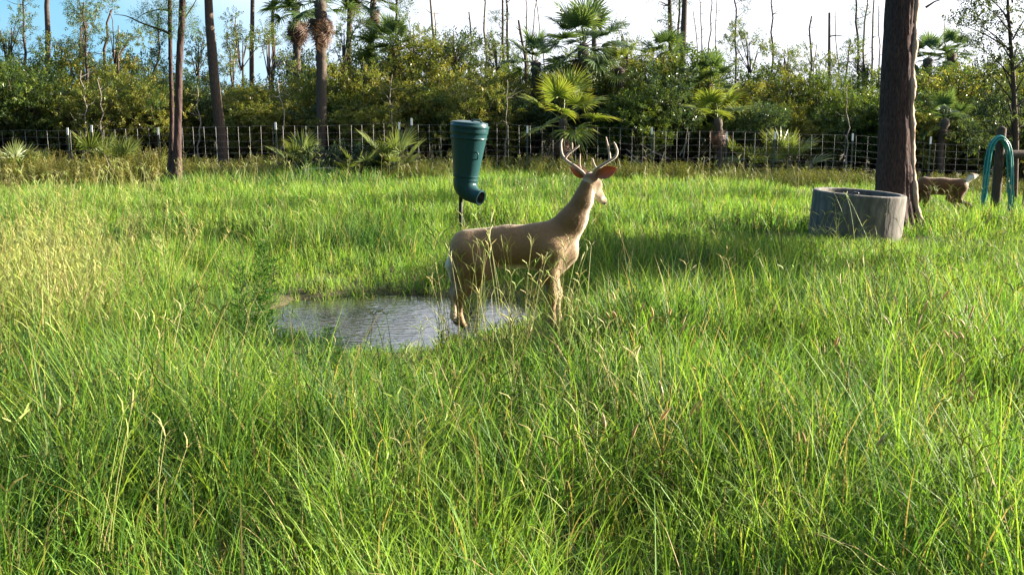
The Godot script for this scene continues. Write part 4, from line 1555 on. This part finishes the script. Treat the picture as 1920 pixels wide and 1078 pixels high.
func make_shrubs() -> void:
	var olive := [Color(0.135, 0.155, 0.032), Color(0.19, 0.19, 0.045), Color(0.09, 0.12, 0.028)]
	var green := [Color(0.075, 0.12, 0.03), Color(0.11, 0.15, 0.03), Color(0.055, 0.09, 0.03)]
	var dark := [Color(0.03, 0.058, 0.03), Color(0.04, 0.072, 0.038), Color(0.06, 0.09, 0.036)]
	var kinds := []
	for i in 4: kinds.append(["olive"] + shrub_meshes(3.0, 2.3, 13, 34, 12, 0.30, 0.105, 0.42, olive))
	for i in 4: kinds.append(["green"] + shrub_meshes(3.0, 2.4, 14, 32, 12, 0.34, 0.115, 0.38, green))
	for i in 3: kinds.append(["dark green"] + shrub_meshes(3.2, 2.5, 14, 36, 11, 0.32, 0.125, 0.40, dark))
	make_added_wood(kinds)
	var marks := [[87, "the far left pine stem"], [322, "the twin-stemmed tree"], [405, "the leaning dark trunk"], [600, "the shaggy palm"], [810, "the forked dead stem"], [980, "the pointed dead snag"], [1090, "the large palm"], [1285, "the dark slanting stem"], [1449, "the bare thin stem"], [1555, "the stub-armed dead snag"], [1678, "the large trunk"], [1870, "the hose post"]]
	var rows := [["front", 30.8, 31.8, 60.0, 0.5], ["low", 32.2, 33.0, 46.0, 0.35], ["middle", 33.5, 36.0, 52.0, 0.95], ["back", 39.0, 44.0, 74.0, 1.0]]
	var found := {}
	var todo := []
	for r in rows:
		var px := -190.0
		while px < 2110.0:
			var x := px + rng.randf_range(-16, 16)
			px += r[3]
			var d := rng.randf_range(r[1], r[2])
			var sk := silhouette(x)
			var ytop := lerpf(225.0, sk - 12.0, r[4]) + rng.randf_range(-26, 52)
			if r[0] == "low": ytop += rng.randf_range(-30, 10)
			if r[0] == "front":
				ytop += rng.randf_range(-35, 25)
				if rng.randf() < 0.22 or absf(x - 1065.0) < 75.0 or absf(x - 1350.0) < 60.0 or absf(x - 412.0) < 26.0 or absf(x - 600.0) < 30.0: continue
			var base := stand(x, d)
			var H := P(x, ytop, d).y - base.y
			var pick := rng.randi() % 4
			if x > 1180 or (x > 560 and x < 640): pick = rng.randi() % 8
			if x < 140 or r[0] == "back" or (r[0] == "low" and rng.randf() < 0.6): pick = 4 + rng.randi() % 7
			if r[0] == "front" and x > 1000 and x < 1650: pick = 4 + rng.randi() % 7
			var i := 0
			while i < marks.size() and marks[i][0] < x: i += 1
			var where := ""
			if i == 0: where = "left of " + marks[0][1]
			elif i == marks.size(): where = "right of " + marks[i - 1][1]
			else: where = "between %s and %s" % [marks[i - 1][1], marks[i][1]]
			var key: String = r[0] + where
			found[key] = found.get(key, 0) + 1
			todo.append([x, d, H, pick, r[0], where, key, found[key]])
	var ord := ["first", "second", "third", "fourth", "fifth", "sixth", "seventh", "eighth", "ninth", "tenth"]
	for q in todo:
		var k: Array = kinds[q[3]]
		var lab := ""
		if found[q[6]] == 1: lab = "%s shrub in the %s row %s" % [k[0], q[4], q[5]]
		else: lab = "%s shrub, %s of the %s row %s" % [k[0], ord[mini(q[7] - 1, 9)], q[4], q[5]]
		var words := lab.split(" ")
		if words.size() > 16: lab = lab.replace(" the twin-stemmed tree", " twin-stemmed tree").replace(" the leaning dark trunk", " leaning trunk").replace(" the dark slanting stem", " slanting stem").replace(" the bare thin stem", " thin stem").replace(" the stub-armed dead snag", " stub-armed snag").replace(" the pointed dead snag", " pointed snag").replace(" the far left pine stem", " left pine").replace(" the forked dead stem", " forked stem")
		var t := thing("leafy_shrub", lab, "shrub", stand(q[0], q[1]), "shrubs behind the wire fence")
		var s: float = q[2] / 3.05
		t.scale = Vector3(lerpf(s, 1.0, 0.5) * rng.randf_range(0.9, 1.2), s, lerpf(s, 1.0, 0.5) * rng.randf_range(0.9, 1.2))
		t.rotation.y = rng.randf() * TAU
		part("stems", k[1], M.bark, t)
		part("crown", k[2], M.leaf, t)


func make_oak() -> void:
	var d := 23.5
	var base := stand(1906, d)
	var t := thing("small_oak", "small oak with a slim trunk and airy dark crown at the right edge", "tree", base)
	var L := func(px: float, py: float) -> Vector3: return P(px, py, d) - base
	var b := MB.new()
	b.tube(smooth_path([Vector3(0, -0.2, 0), L.call(1906, 260), L.call(1903, 190), L.call(1900, 120), L.call(1893, 40), L.call(1890, -60), L.call(1895, -200)], 5), PackedFloat32Array(range(31).map(func(i): return 0.075 - i * 0.0021)), 9, Color.WHITE, true, 0.08)
	var bl := []
	for q in [[1890, -140, .6], [1940, -120, .7], [1850, -80, .55], [1900, -50, .6], [1970, -60, .7], [1850, -10, .42], [1822, 10, .3], [1885, 15, .5], [1930, 20, .6], [1835, 45, .3], [1815, 40, .22], [1870, 60, .4], [1910, 75, .5], [1950, 80, .6], [1850, 92, .3], [1885, 115, .35], [1925, 130, .5], [1865, 135, .22], [1900, 165, .32], [1945, 180, .5], [1870, 195, .3], [1900, 215, .34], [1935, 235, .42], [1850, 225, .28], [1835, 250, .24], [1880, 250, .3], [1820, 268, .18], [1975, 150, .6]]:
		var p: Vector3 = L.call(q[0], q[1]) + Vector3(0, 0, rng.randfn(0, 0.35))
		bl.append([p, q[2]])
		var f: Vector3 = L.call(1900, clampf(q[1] + 55.0, -150, 255))
		b.tube(PackedVector3Array([f, f.lerp(p, 0.5) + Vector3(0, 0.06, 0), p]), PackedFloat32Array([0.022, 0.014, 0.006]), 5, Color.WHITE, false)
	part("trunk", b.mesh(true), M.bark, t)
	var l := MB.new()
	spray_cloud(l, bl, 30, 10, 0.24, 0.082, 0.42, [Color(0.045, 0.07, 0.035), Color(0.065, 0.095, 0.035), Color(0.05, 0.075, 0.05)])
	part("crown", l.mesh(), M.leaf, t)


func make_trees() -> void:
	make_twin_tree()
	make_big_trunk()
	make_oak()
	tall("pine_tree", "straight dark pine stem at the far left, clear of leaves", 85, 88, -300, 42.0, 5.0, 1, "bark", "tall stems of the wood")
	tall("pine_tree", "dark leaning trunk right of the twin-stemmed tree", 417, 371, -260, 30.4, 9.0, 1, "bark", "tall stems of the wood")
	tall("pine_tree", "slim straight stem rising between leaning trunk and shaggy palms", 470, 474, -300, 45.0, 4.2, 1, "bark", "tall stems of the wood")
	tall("pine_tree", "dark pine stem showing above the large palm's crown", 1112, 1122, -220, 46.0, 5.0, 1, "bark", "tall stems of the wood")
	tall("pine_tree", "dark slanting stem beside the leafy tree right of the large palm", 1280, 1286, -200, 38.0, 6.0, 1, "bark", "tall stems of the wood")
	tall("pine_tree", "narrow stem just left of the brown skirted palms", 508, 514, -120, 44.0, 4.0, 0, "bark", "tall stems of the wood")
	tall("pine_tree", "slender pine stem above the green palm crown left of the feeder", 741, 745, -75, 48.0, 2.8, 1, "bark", "tall stems of the wood")
	var snags := [
		["short broken snag poking up left of the twin-stemmed tree", 203, 205, 18, 36.0, 4.0, "bark"],
		["thin dead stem between leaning trunk and slim straight stem", 440, 437, 32, 44.0, 2.8, "bark_pale"],
		["forked dead stem standing alone in the sky left of the feeder", 811, 808, -30, 46.0, 4.0, "bark_pale"],
		["second dead stem close beside the forked one", 818, 816, 22, 47.0, 2.2, "bark_pale"],
		["short black snag directly above the barrel feeder", 880, 878, 22, 45.0, 2.8, "bark"],
		["crooked dead stem with a side arm right of the feeder", 914, 909, -20, 46.0, 3.2, "bark_pale"],
		["dark pointed dead snag left of the large palm", 981, 980, 38, 40.0, 4.2, "bark"],
		["thin pale stem right behind the pointed snag", 990, 988, -40, 47.0, 2.2, "bark_pale"],
		["thin bare stem nearest the large palm's left fronds", 1003, 1004, -30, 49.0, 2.0, "bark_pale"],
		["hair-thin pale stem touching the large palm's crown", 1014, 1013, -40, 50.0, 1.6, "bark_pale"],
		["thin grey bare stem right beside the dark slanting stem", 1303, 1298, 20, 48.0, 1.8, "bark_pale"],
		["crooked thin stem in the cluster right of the slanting stem", 1323, 1315, -10, 50.0, 2.0, "bark_pale"],
		["curving bare stem, middle of the cluster right of the slanting stem", 1334, 1330, -20, 50.0, 2.2, "bark_pale"],
		["thin bare stem at the right of the slanting stem's cluster", 1352, 1344, -10, 52.0, 1.6, "bark_pale"],
		["tall bare thin stem alone in the white sky", 1450, 1448, -20, 46.0, 2.5, "bark"],
		["dark blunt dead stem with a thinner one beside it", 1523, 1522, 30, 44.0, 3.0, "bark"],
		["thin dead stem between the two dark snags", 1533, 1529, 80, 46.0, 1.8, "bark_pale"],
		["pale thin stem just right of the stub-armed snag", 1574, 1568, 22, 49.0, 1.6, "bark_pale"],
		["curved bare stem left of the large trunk", 1632, 1624, -20, 46.0, 3.0, "bark_pale"],
		["second curved bare stem left of the large trunk", 1640, 1637, -30, 47.0, 2.8, "bark_pale"],
		["thin bare stem closest to the large trunk's left side", 1653, 1650, 10, 48.0, 2.0, "bark_pale"],
		["thin bare twig above the palms right of the large trunk", 1783, 1773, 28, 46.0, 1.6, "bark_pale"]]
	for q in snags:
		tall("dead_tree", q[0], q[1], q[2], q[3], q[4], q[5], 0, q[6], "dead bare stems of the wood")
	for q in [["thin pale sapling stem at the fence left of the second fence post", 155, 153, 132, 30.2, 1.3], ["second thin pale sapling stem left of the twin-stemmed tree", 187, 186, 150, 30.3, 1.3], ["pale sapling stem between the twin-stemmed tree and leaning trunk", 371, 368, 160, 30.3, 1.3], ["pale sapling stem right of the post by the leaning trunk", 527, 524, 150, 30.2, 1.3], ["crooked pale sapling stem left of the feeder", 737, 731, 140, 30.2, 1.3], ["pale sapling stem right of the feeder", 948, 952, 150, 30.4, 1.3], ["thin pale sapling stem left of the large trunk", 1585, 1590, 160, 30.3, 1.3]]:
		tall("sapling", q[0], q[1], q[2], q[3], q[4], q[5], 0, "bark_pale", "thin saplings at the fence")
	# the stub-armed snag
	var d := 44.0
	var base := stand(1554, d)
	var t := thing("dead_tree", "dark stub-armed dead snag with one arm to the right", "tree", base, "dead bare stems of the wood")
	var b := MB.new()
	var top := P(1556, 24, d) - base
	b.tube(PackedVector3Array([Vector3(0, -0.2, 0), top * 0.5 + Vector3(0.03, 0, 0), top]), PackedFloat32Array([0.085, 0.07, 0.045]), 9, Color.WHITE, true, 0.1)
	var a0 := P(1556, 68, d) - base
	b.tube(PackedVector3Array([a0, P(1570, 66, d) - base, P(1584, 68, d) - base]), PackedFloat32Array([0.03, 0.022, 0.012]), 6, Color.WHITE)
	part("trunk", b.mesh(true), M.bark, t)
	var leafy_ := [
		["thin-leaved bluish tree at the left edge of the wood", 42, 46, -60, 38.0, 3.0],
		["open small-leaved tree left of the twin-stemmed tree", 158, 160, 5, 34.0, 3.5],
		["airy tree behind the twin-stemmed tree", 283, 280, 25, 38.0, 3.0],
		["sparse leafy stem just right of the leaning trunk", 430, 428, 60, 40.0, 2.5],
		["leafy slender tree right of the crooked dead stem", 946, 941, -60, 44.0, 3.0],
		["second leafy slender tree, left of the pointed snag", 956, 951, -40, 45.0, 3.0],
		["leafy tree left of the dark slanting stem", 1249, 1256, -80, 40.0, 5.5],
		["second leafy stem beside the dark slanting stem", 1268, 1272, -70, 41.0, 3.0],
		["small-leaved sapling left of the bare thin stem", 1382, 1380, -40, 44.0, 2.4],
		["leafy slender tree in the cluster left of the large trunk", 1612, 1608, -50, 44.0, 3.0],
		["low leafy sapling left of the large trunk", 1598, 1600, 75, 42.0, 2.5]]
	for q in leafy_:
		tall("slender_tree", q[0], q[1], q[2], q[3], q[4], q[5], 2, "bark", "slender leafy trees of the wood")
	for q: Array in [["airy blue-green crown above the far left shrubs", 22, 75, 37.0, 34.0], ["leafy tree crown between left pine stem and twin-stemmed tree", 158, 55, 36.0, 40.0], ["leafy crown nearest the twin-stemmed tree's left", 222, 70, 35.0, 34.0], ["small airy crown right of the leaning trunk", 455, 95, 38.0, 26.0], ["rounded leafy crown directly above the feeder", 850, 80, 36.0, 34.0], ["leafy crown left of the pointed snag", 930, 100, 36.0, 24.0], ["airy crown left of the bare thin stem", 1400, 95, 37.0, 30.0], ["tuft-like leafy crown right of the bare thin stem", 1470, 115, 36.0, 22.0], ["leafy crown left of the large trunk", 1618, 110, 36.0, 26.0], ["broad leafy crown just right of the far left pine stem", 115, 95, 36.5, 30.0], ["small leafy crown right of the twin-stemmed tree", 372, 100, 38.0, 30.0], ["leafy crown between slim straight stem and skirted palms", 505, 92, 37.0, 34.0], ["tall leafy crown right of the thick shaggy palm", 645, 78, 36.0, 36.0], ["leafy crown left of the forked dead stem", 775, 72, 37.0, 34.0], ["leafy crown right of the large palm", 1175, 92, 37.0, 32.0], ["leafy crown left of the stub-armed dead snag", 1530, 140, 37.0, 26.0]]:
		var base2 := stand(q[1], q[3])
		var c2 := P(q[1], q[2], q[3]) - base2
		var rr: float = q[4] * 1.25 * q[3] / F
		var t2 := thing("crowned_tree", q[0], "tree", base2, "leafy trees rising over the shrubs")
		var b2 := MB.new()
		var bl2 := []
		b2.tube(PackedVector3Array([Vector3(0, -0.2, 0), Vector3(0.08, c2.y * 0.5, 0), c2 + Vector3(0, rr * 0.5, 0)]), PackedFloat32Array([0.07, 0.055, 0.015]), 7, Color.WHITE)
		for k in 9:
			var e := c2 + Vector3(rng.randfn(0, 0.6), rng.randfn(-0.1, 0.75), rng.randfn(0, 0.6)) * rr
			bl2.append([e, rr * rng.randf_range(0.3, 0.48)])
			b2.tube(PackedVector3Array([Vector3(0.05, c2.y - rr * 1.1, 0), (c2 + e) * 0.5, e]), PackedFloat32Array([0.02, 0.014, 0.005]), 4, Color.WHITE, false)
		part("trunk", b2.mesh(true), M.bark, t2)
		var l2 := MB.new()
		spray_cloud(l2, bl2, 20, 10, 0.22, 0.09, 0.4, [Color(0.06, 0.10, 0.045), Color(0.10, 0.135, 0.045), Color(0.14, 0.16, 0.045)])
		part("crown", l2.mesh(), M.leaf, t2)
	# palms
	palm("tall palm with a shaggy brown skirt, right of two skirted palms", 600, 2, 31.0, "green", 15, 0.88, 16, 0.145)
	palm("tall brown-skirted palm just left of the thick shaggy palm", 554, 6, 40.0, "green", 13, 1.0, 15, 0.13)
	palm("palm with leaning thin trunk right of the thick shaggy palm", 658, -40, 46.0, "green", 18, 1.0, 8, 0.11)
	palm("palm with a hanging green and tan crown left of the green low palm", 700, -2, 44.0, "green", 20, 0.85, 7, 0.10)
	palm("green palm crown above the shrubs left of the forked dead stem", 735, 92, 36.0, "green", 20, 0.75, 3, 0.13)
	palm("large spreading palm crown against the white sky", 1095, 85, 33.0, "green", 30, 0.88, 4, 0.14, 85.0, -55.0)
	palm("palm fronds half hidden in the shrubs left of the large palm", 1005, 118, 33.5, "green", 14, 0.62, 0, 0.13)
	palm("low sunlit palm frond cluster at the large palm's right", 1162, 130, 33.0, "bright", 8, 0.62, 0, 0.13, 60.0, -20.0)
	palm("bright yellow-green young palm above the fence, left of the antlers", 1056, 226, 29.6, "bright", 12, 0.84, 7, 0.10, 78.0, -25.0)
	palm("palm with drooping crown right of the large palm", 1240, 105, 35.0, "green", 16, 0.60, 2, 0.14)
	palm("bright young palm with three upright fans, right of the antlers", 1346, 224, 29.6, "bright", 7, 0.72, 3, 0.10, 72.0, 20.0)
	palm("dark palm behind the bright young palm with three fans", 1330, 160, 33.0, "green", 16, 0.62, 0, 0.13)
	palm("left palm of the pair right of the large trunk", 1742, 112, 37.0, "green", 15, 0.6, 2, 0.14)
	palm("right palm of the pair, beside the small oak", 1785, 98, 38.0, "green", 15, 0.55, 2, 0.14)
	palm("dark low palm under the small oak's crown", 1775, 225, 30.5, "green", 10, 0.6, 2, 0.10)
	# palmettos at the fence
	var pl := [
		["pale palmetto in the weeds at the left edge", 28, 25.8, 9, 1.0], ["straw-tipped palmetto second from the left edge", 68, 26.4, 9, 1.0], ["wide palmetto at the fence left of the twin-stemmed tree", 190, 27.6, 9, 1.2], ["green fan palmetto close to the twin-stemmed tree", 228, 27.2, 8, 1.2],
		["sunlit palmetto fan right of the fence post by the leaning trunk", 565, 26.8, 9, 1.1], ["small palmetto beside the dark brush mound", 668, 26.0, 7, 0.9], ["spiky sunlit palmetto left of the feeder", 738, 26.6, 11, 1.2],
		["blue-green palmetto behind the fence left of the large trunk", 1410, 29.6, 9, 1.2], ["dark palmetto behind the fence nearest the large trunk", 1475, 29.8, 10, 1.3]]
	for q in pl:
		var s := stand(q[1], q[2])
		var hubpx: float = 180.0 + (2.0 - s.y - 0.15) * F / q[2]
		palm(q[0], q[1], hubpx, q[2], "low", q[3], q[4], 0, 0.1, 78.0, 22.0, "palmettos along the fence", "palmetto")


func make_added_wood(kinds: Array) -> void:  # unseen wood, added to block sky light from beside and behind
	var o := stuff("added_wood", "unseen wood added beside and behind the viewer to hold back sky light", "wood")
	var sp := []
	for i in 110:
		sp.append([rng.randf_range(-26, 28), rng.randf_range(3.5, 12.0), rng.randf_range(2.0, 2.8), rng.randf_range(3.4, 5.0), Color(1, 1, 1)])
	for i in 60:
		sp.append([rng.randf_range(-30, -20), rng.randf_range(-20.0, 6.0), rng.randf_range(1.8, 2.4), rng.randf_range(2.0, 3.4), Color(1, 1, 1)])
	for i in 40:
		sp.append([rng.randf_range(13, 32), rng.randf_range(-1.0, 6.0), rng.randf_range(1.8, 2.4), rng.randf_range(3.0, 4.6), Color(1, 1, 1)])
	scatter(o, "crowns", [kinds[4][2], kinds[8][2]], M.leaf, sp)
	# two small unseen trees added right of view to shade the grass
	var tb := MB.new()
	var lb := MB.new()
	for q in [[15.1, 4.3, -15.7, 1.15], [16.6, 4.6, -17.6, 0.8]]:
		var c := Vector3(q[0], q[1], q[2])
		tb.tube(PackedVector3Array([Vector3(c.x, -0.6, c.z), c * Vector3(1, 0.6, 1), c + Vector3(0, 0.4, 0)]), PackedFloat32Array([0.08, 0.06, 0.02]), 7, Color.WHITE)
		var bl := []
		for k in 7:
			bl.append([c + Vector3(cos(k * 0.9) * 0.6, rng.randfn(0, 0.3), sin(k * 0.9) * 0.6) * float(q[3]), 0.5 * float(q[3])])
		spray_cloud(lb, bl, 40, 12, 0.3, 0.14, 0.5, [Color(0.05, 0.09, 0.03), Color(0.08, 0.12, 0.035)])
	part("added_shade_trunks", tb.mesh(true), M.bark, o)
	part("added_shade_crowns", lb.mesh(), M.leaf, o)


func make_small() -> void:
	# dark vine-covered brush mound before the fence
	var base := stand(625, 26.6)
	var t := thing("brush_mound", "dark leafy brush mound in shade before the fence, left of the feeder", "brush pile", base)
	var b := MB.new()
	spray_cloud(b, [[Vector3(-0.75, 0.22, 0), 0.45], [Vector3(-0.15, 0.34, 0.1), 0.5], [Vector3(0.4, 0.42, 0), 0.5], [Vector3(0.85, 0.34, 0.1), 0.42], [Vector3(1.2, 0.2, 0.1), 0.34]], 70, 10, 0.2, 0.09, 0.5, [Color(0.025, 0.05, 0.03), Color(0.035, 0.06, 0.04)])
	part("leaves", b.mesh(), M.leaf, t)
	var s := MB.new()
	for i in 9:
		var a := rng.randf() * PI
		var p := Vector3(rng.randf_range(-0.6, 0.9), 0.05, rng.randfn(0, 0.15))
		s.tube(PackedVector3Array([p, p + Vector3(cos(a) * 0.35, 0.25, 0.1), p + Vector3(cos(a) * 0.7, 0.45, 0.1)]), PackedFloat32Array([0.018, 0.013, 0.006]), 5, Color.WHITE)
	part("sticks", s.mesh(true), M.bark_pale, t)
	base = stand(600, 25.6)
	var lg := thing("fallen_branch", "pale fallen branch lying before the dark brush mound", "branch", base)
	var lb := MB.new()
	lb.tube(PackedVector3Array([Vector3(-0.35, 0.24, 0), Vector3(0, 0.28, 0.03), Vector3(0.38, 0.29, 0)]), PackedFloat32Array([0.03, 0.026, 0.016]), 7, Color.WHITE, true, 0.15)
	lb.tube(PackedVector3Array([Vector3(-0.3, 0.22, 0.0), Vector3(-0.33, 0.1, 0.0), Vector3(-0.34, -0.05, 0)]), PackedFloat32Array([0.02, 0.018, 0.015]), 6, Color.WHITE, true)
	lb.tube(PackedVector3Array([Vector3(0.3, 0.28, 0.0), Vector3(0.33, 0.1, 0.0), Vector3(0.34, -0.05, 0)]), PackedFloat32Array([0.014, 0.013, 0.012]), 6, Color.WHITE, true)
	part("wood", lb.mesh(true), M.bark_pale, lg)
	# heap of dead branches behind the fence, right of the antlers
	base = stand(1262, 29.9)
	var h := thing("branch_heap", "heap of grey dead branches behind the fence right of the antlers", "brush pile", base)
	for i in 26:
		var q := MB.new()
		var p := Vector3(rng.randf_range(-1.1, 1.2), rng.randf_range(0.0, 0.5), rng.randfn(0, 0.25))
		var dv := Vector3(rng.randfn(), rng.randfn(0.25, 0.45), rng.randfn(0, 0.5)).normalized() * rng.randf_range(0.5, 1.0)
		q.tube(PackedVector3Array([p, p + dv * 0.5 + Vector3(0, rng.randfn(0, 0.04), 0), p + dv]), PackedFloat32Array([0.022, 0.016, 0.007]), 6, Color.WHITE, true)
		part("branch", q.mesh(true), M.bark_pale if i % 2 else M.bark, h)
	# white scrap behind the pond
	var at := on_flat(742, 452)
	at.y = ground(at.x, at.z) + 0.17
	var w := MB.new()
	w.lathe(PackedVector2Array([Vector2(0, -0.16), Vector2(0.05, -0.15), Vector2(0.085, -0.03), Vector2(0.075, 0.015), Vector2(0.04, 0.035), Vector2(0, 0.04)]), 14, Color.WHITE)
	for i in w.v.size():
		w.v[i] += Vector3(nb.get_noise_3dv(w.v[i] * 900.0), nb.get_noise_3dv(w.v[i] * 900.0 + Vector3.ONE * 50.0) * 0.8, nb.get_noise_3dv(w.v[i] * 900.0 + Vector3.ONE * 99.0)) * 0.03
	var sc := part("white_scrap", w.mesh(true), M.white, self, Transform3D(Basis.from_scale(Vector3(1.1, 1, 0.8)), at))
	tag(sc, "small crumpled white scrap lying in the grass beyond the pond", "litter")
	# feathery weeds standing out of the meadow
	var fm := weed(1.0, 4, 0.11, [Color(0.045, 0.125, 0.03), Color(0.06, 0.145, 0.03)], true)
	var fy := weed(0.8, 5, 0.10, [Color(0.17, 0.22, 0.035), Color(0.20, 0.22, 0.04)], true)
	for q in [["tall feathery green weed at the pond's left end", 486, 8.1, 0.95, fm], ["shorter feathery weed before the pond's left half", 602, 7.3, 0.42, fm], ["bushy yellow-green feathery weed in the left foreground", 325, 5.7, 0.55, fy], ["yellow-green weed cut by the left edge of the foreground", 4, 5.6, 0.8, fy]]:
		var o := part("feathery_weed", q[4], M.grass, self, Transform3D(Basis.from_scale(Vector3(0.9, q[3], 0.9)), stand(q[1], q[2])))
		tag(o, q[0], "weed", "feathery weeds in the meadow")


func _ready() -> void:
	rng.seed = 20240624
	na.seed = 11
	na.frequency = 0.012
	nb.seed = 23
	nb.frequency = 0.01
	make_view()
	make_materials()
	make_ground()
	tank_at = stand(1603, 15.8)
	make_frond_kinds()
	make_trees()
	make_shrubs()
	make_fence()
	make_buck()
	make_doe()
	make_feeder()
	make_tank()
	make_small()
	make_grass()
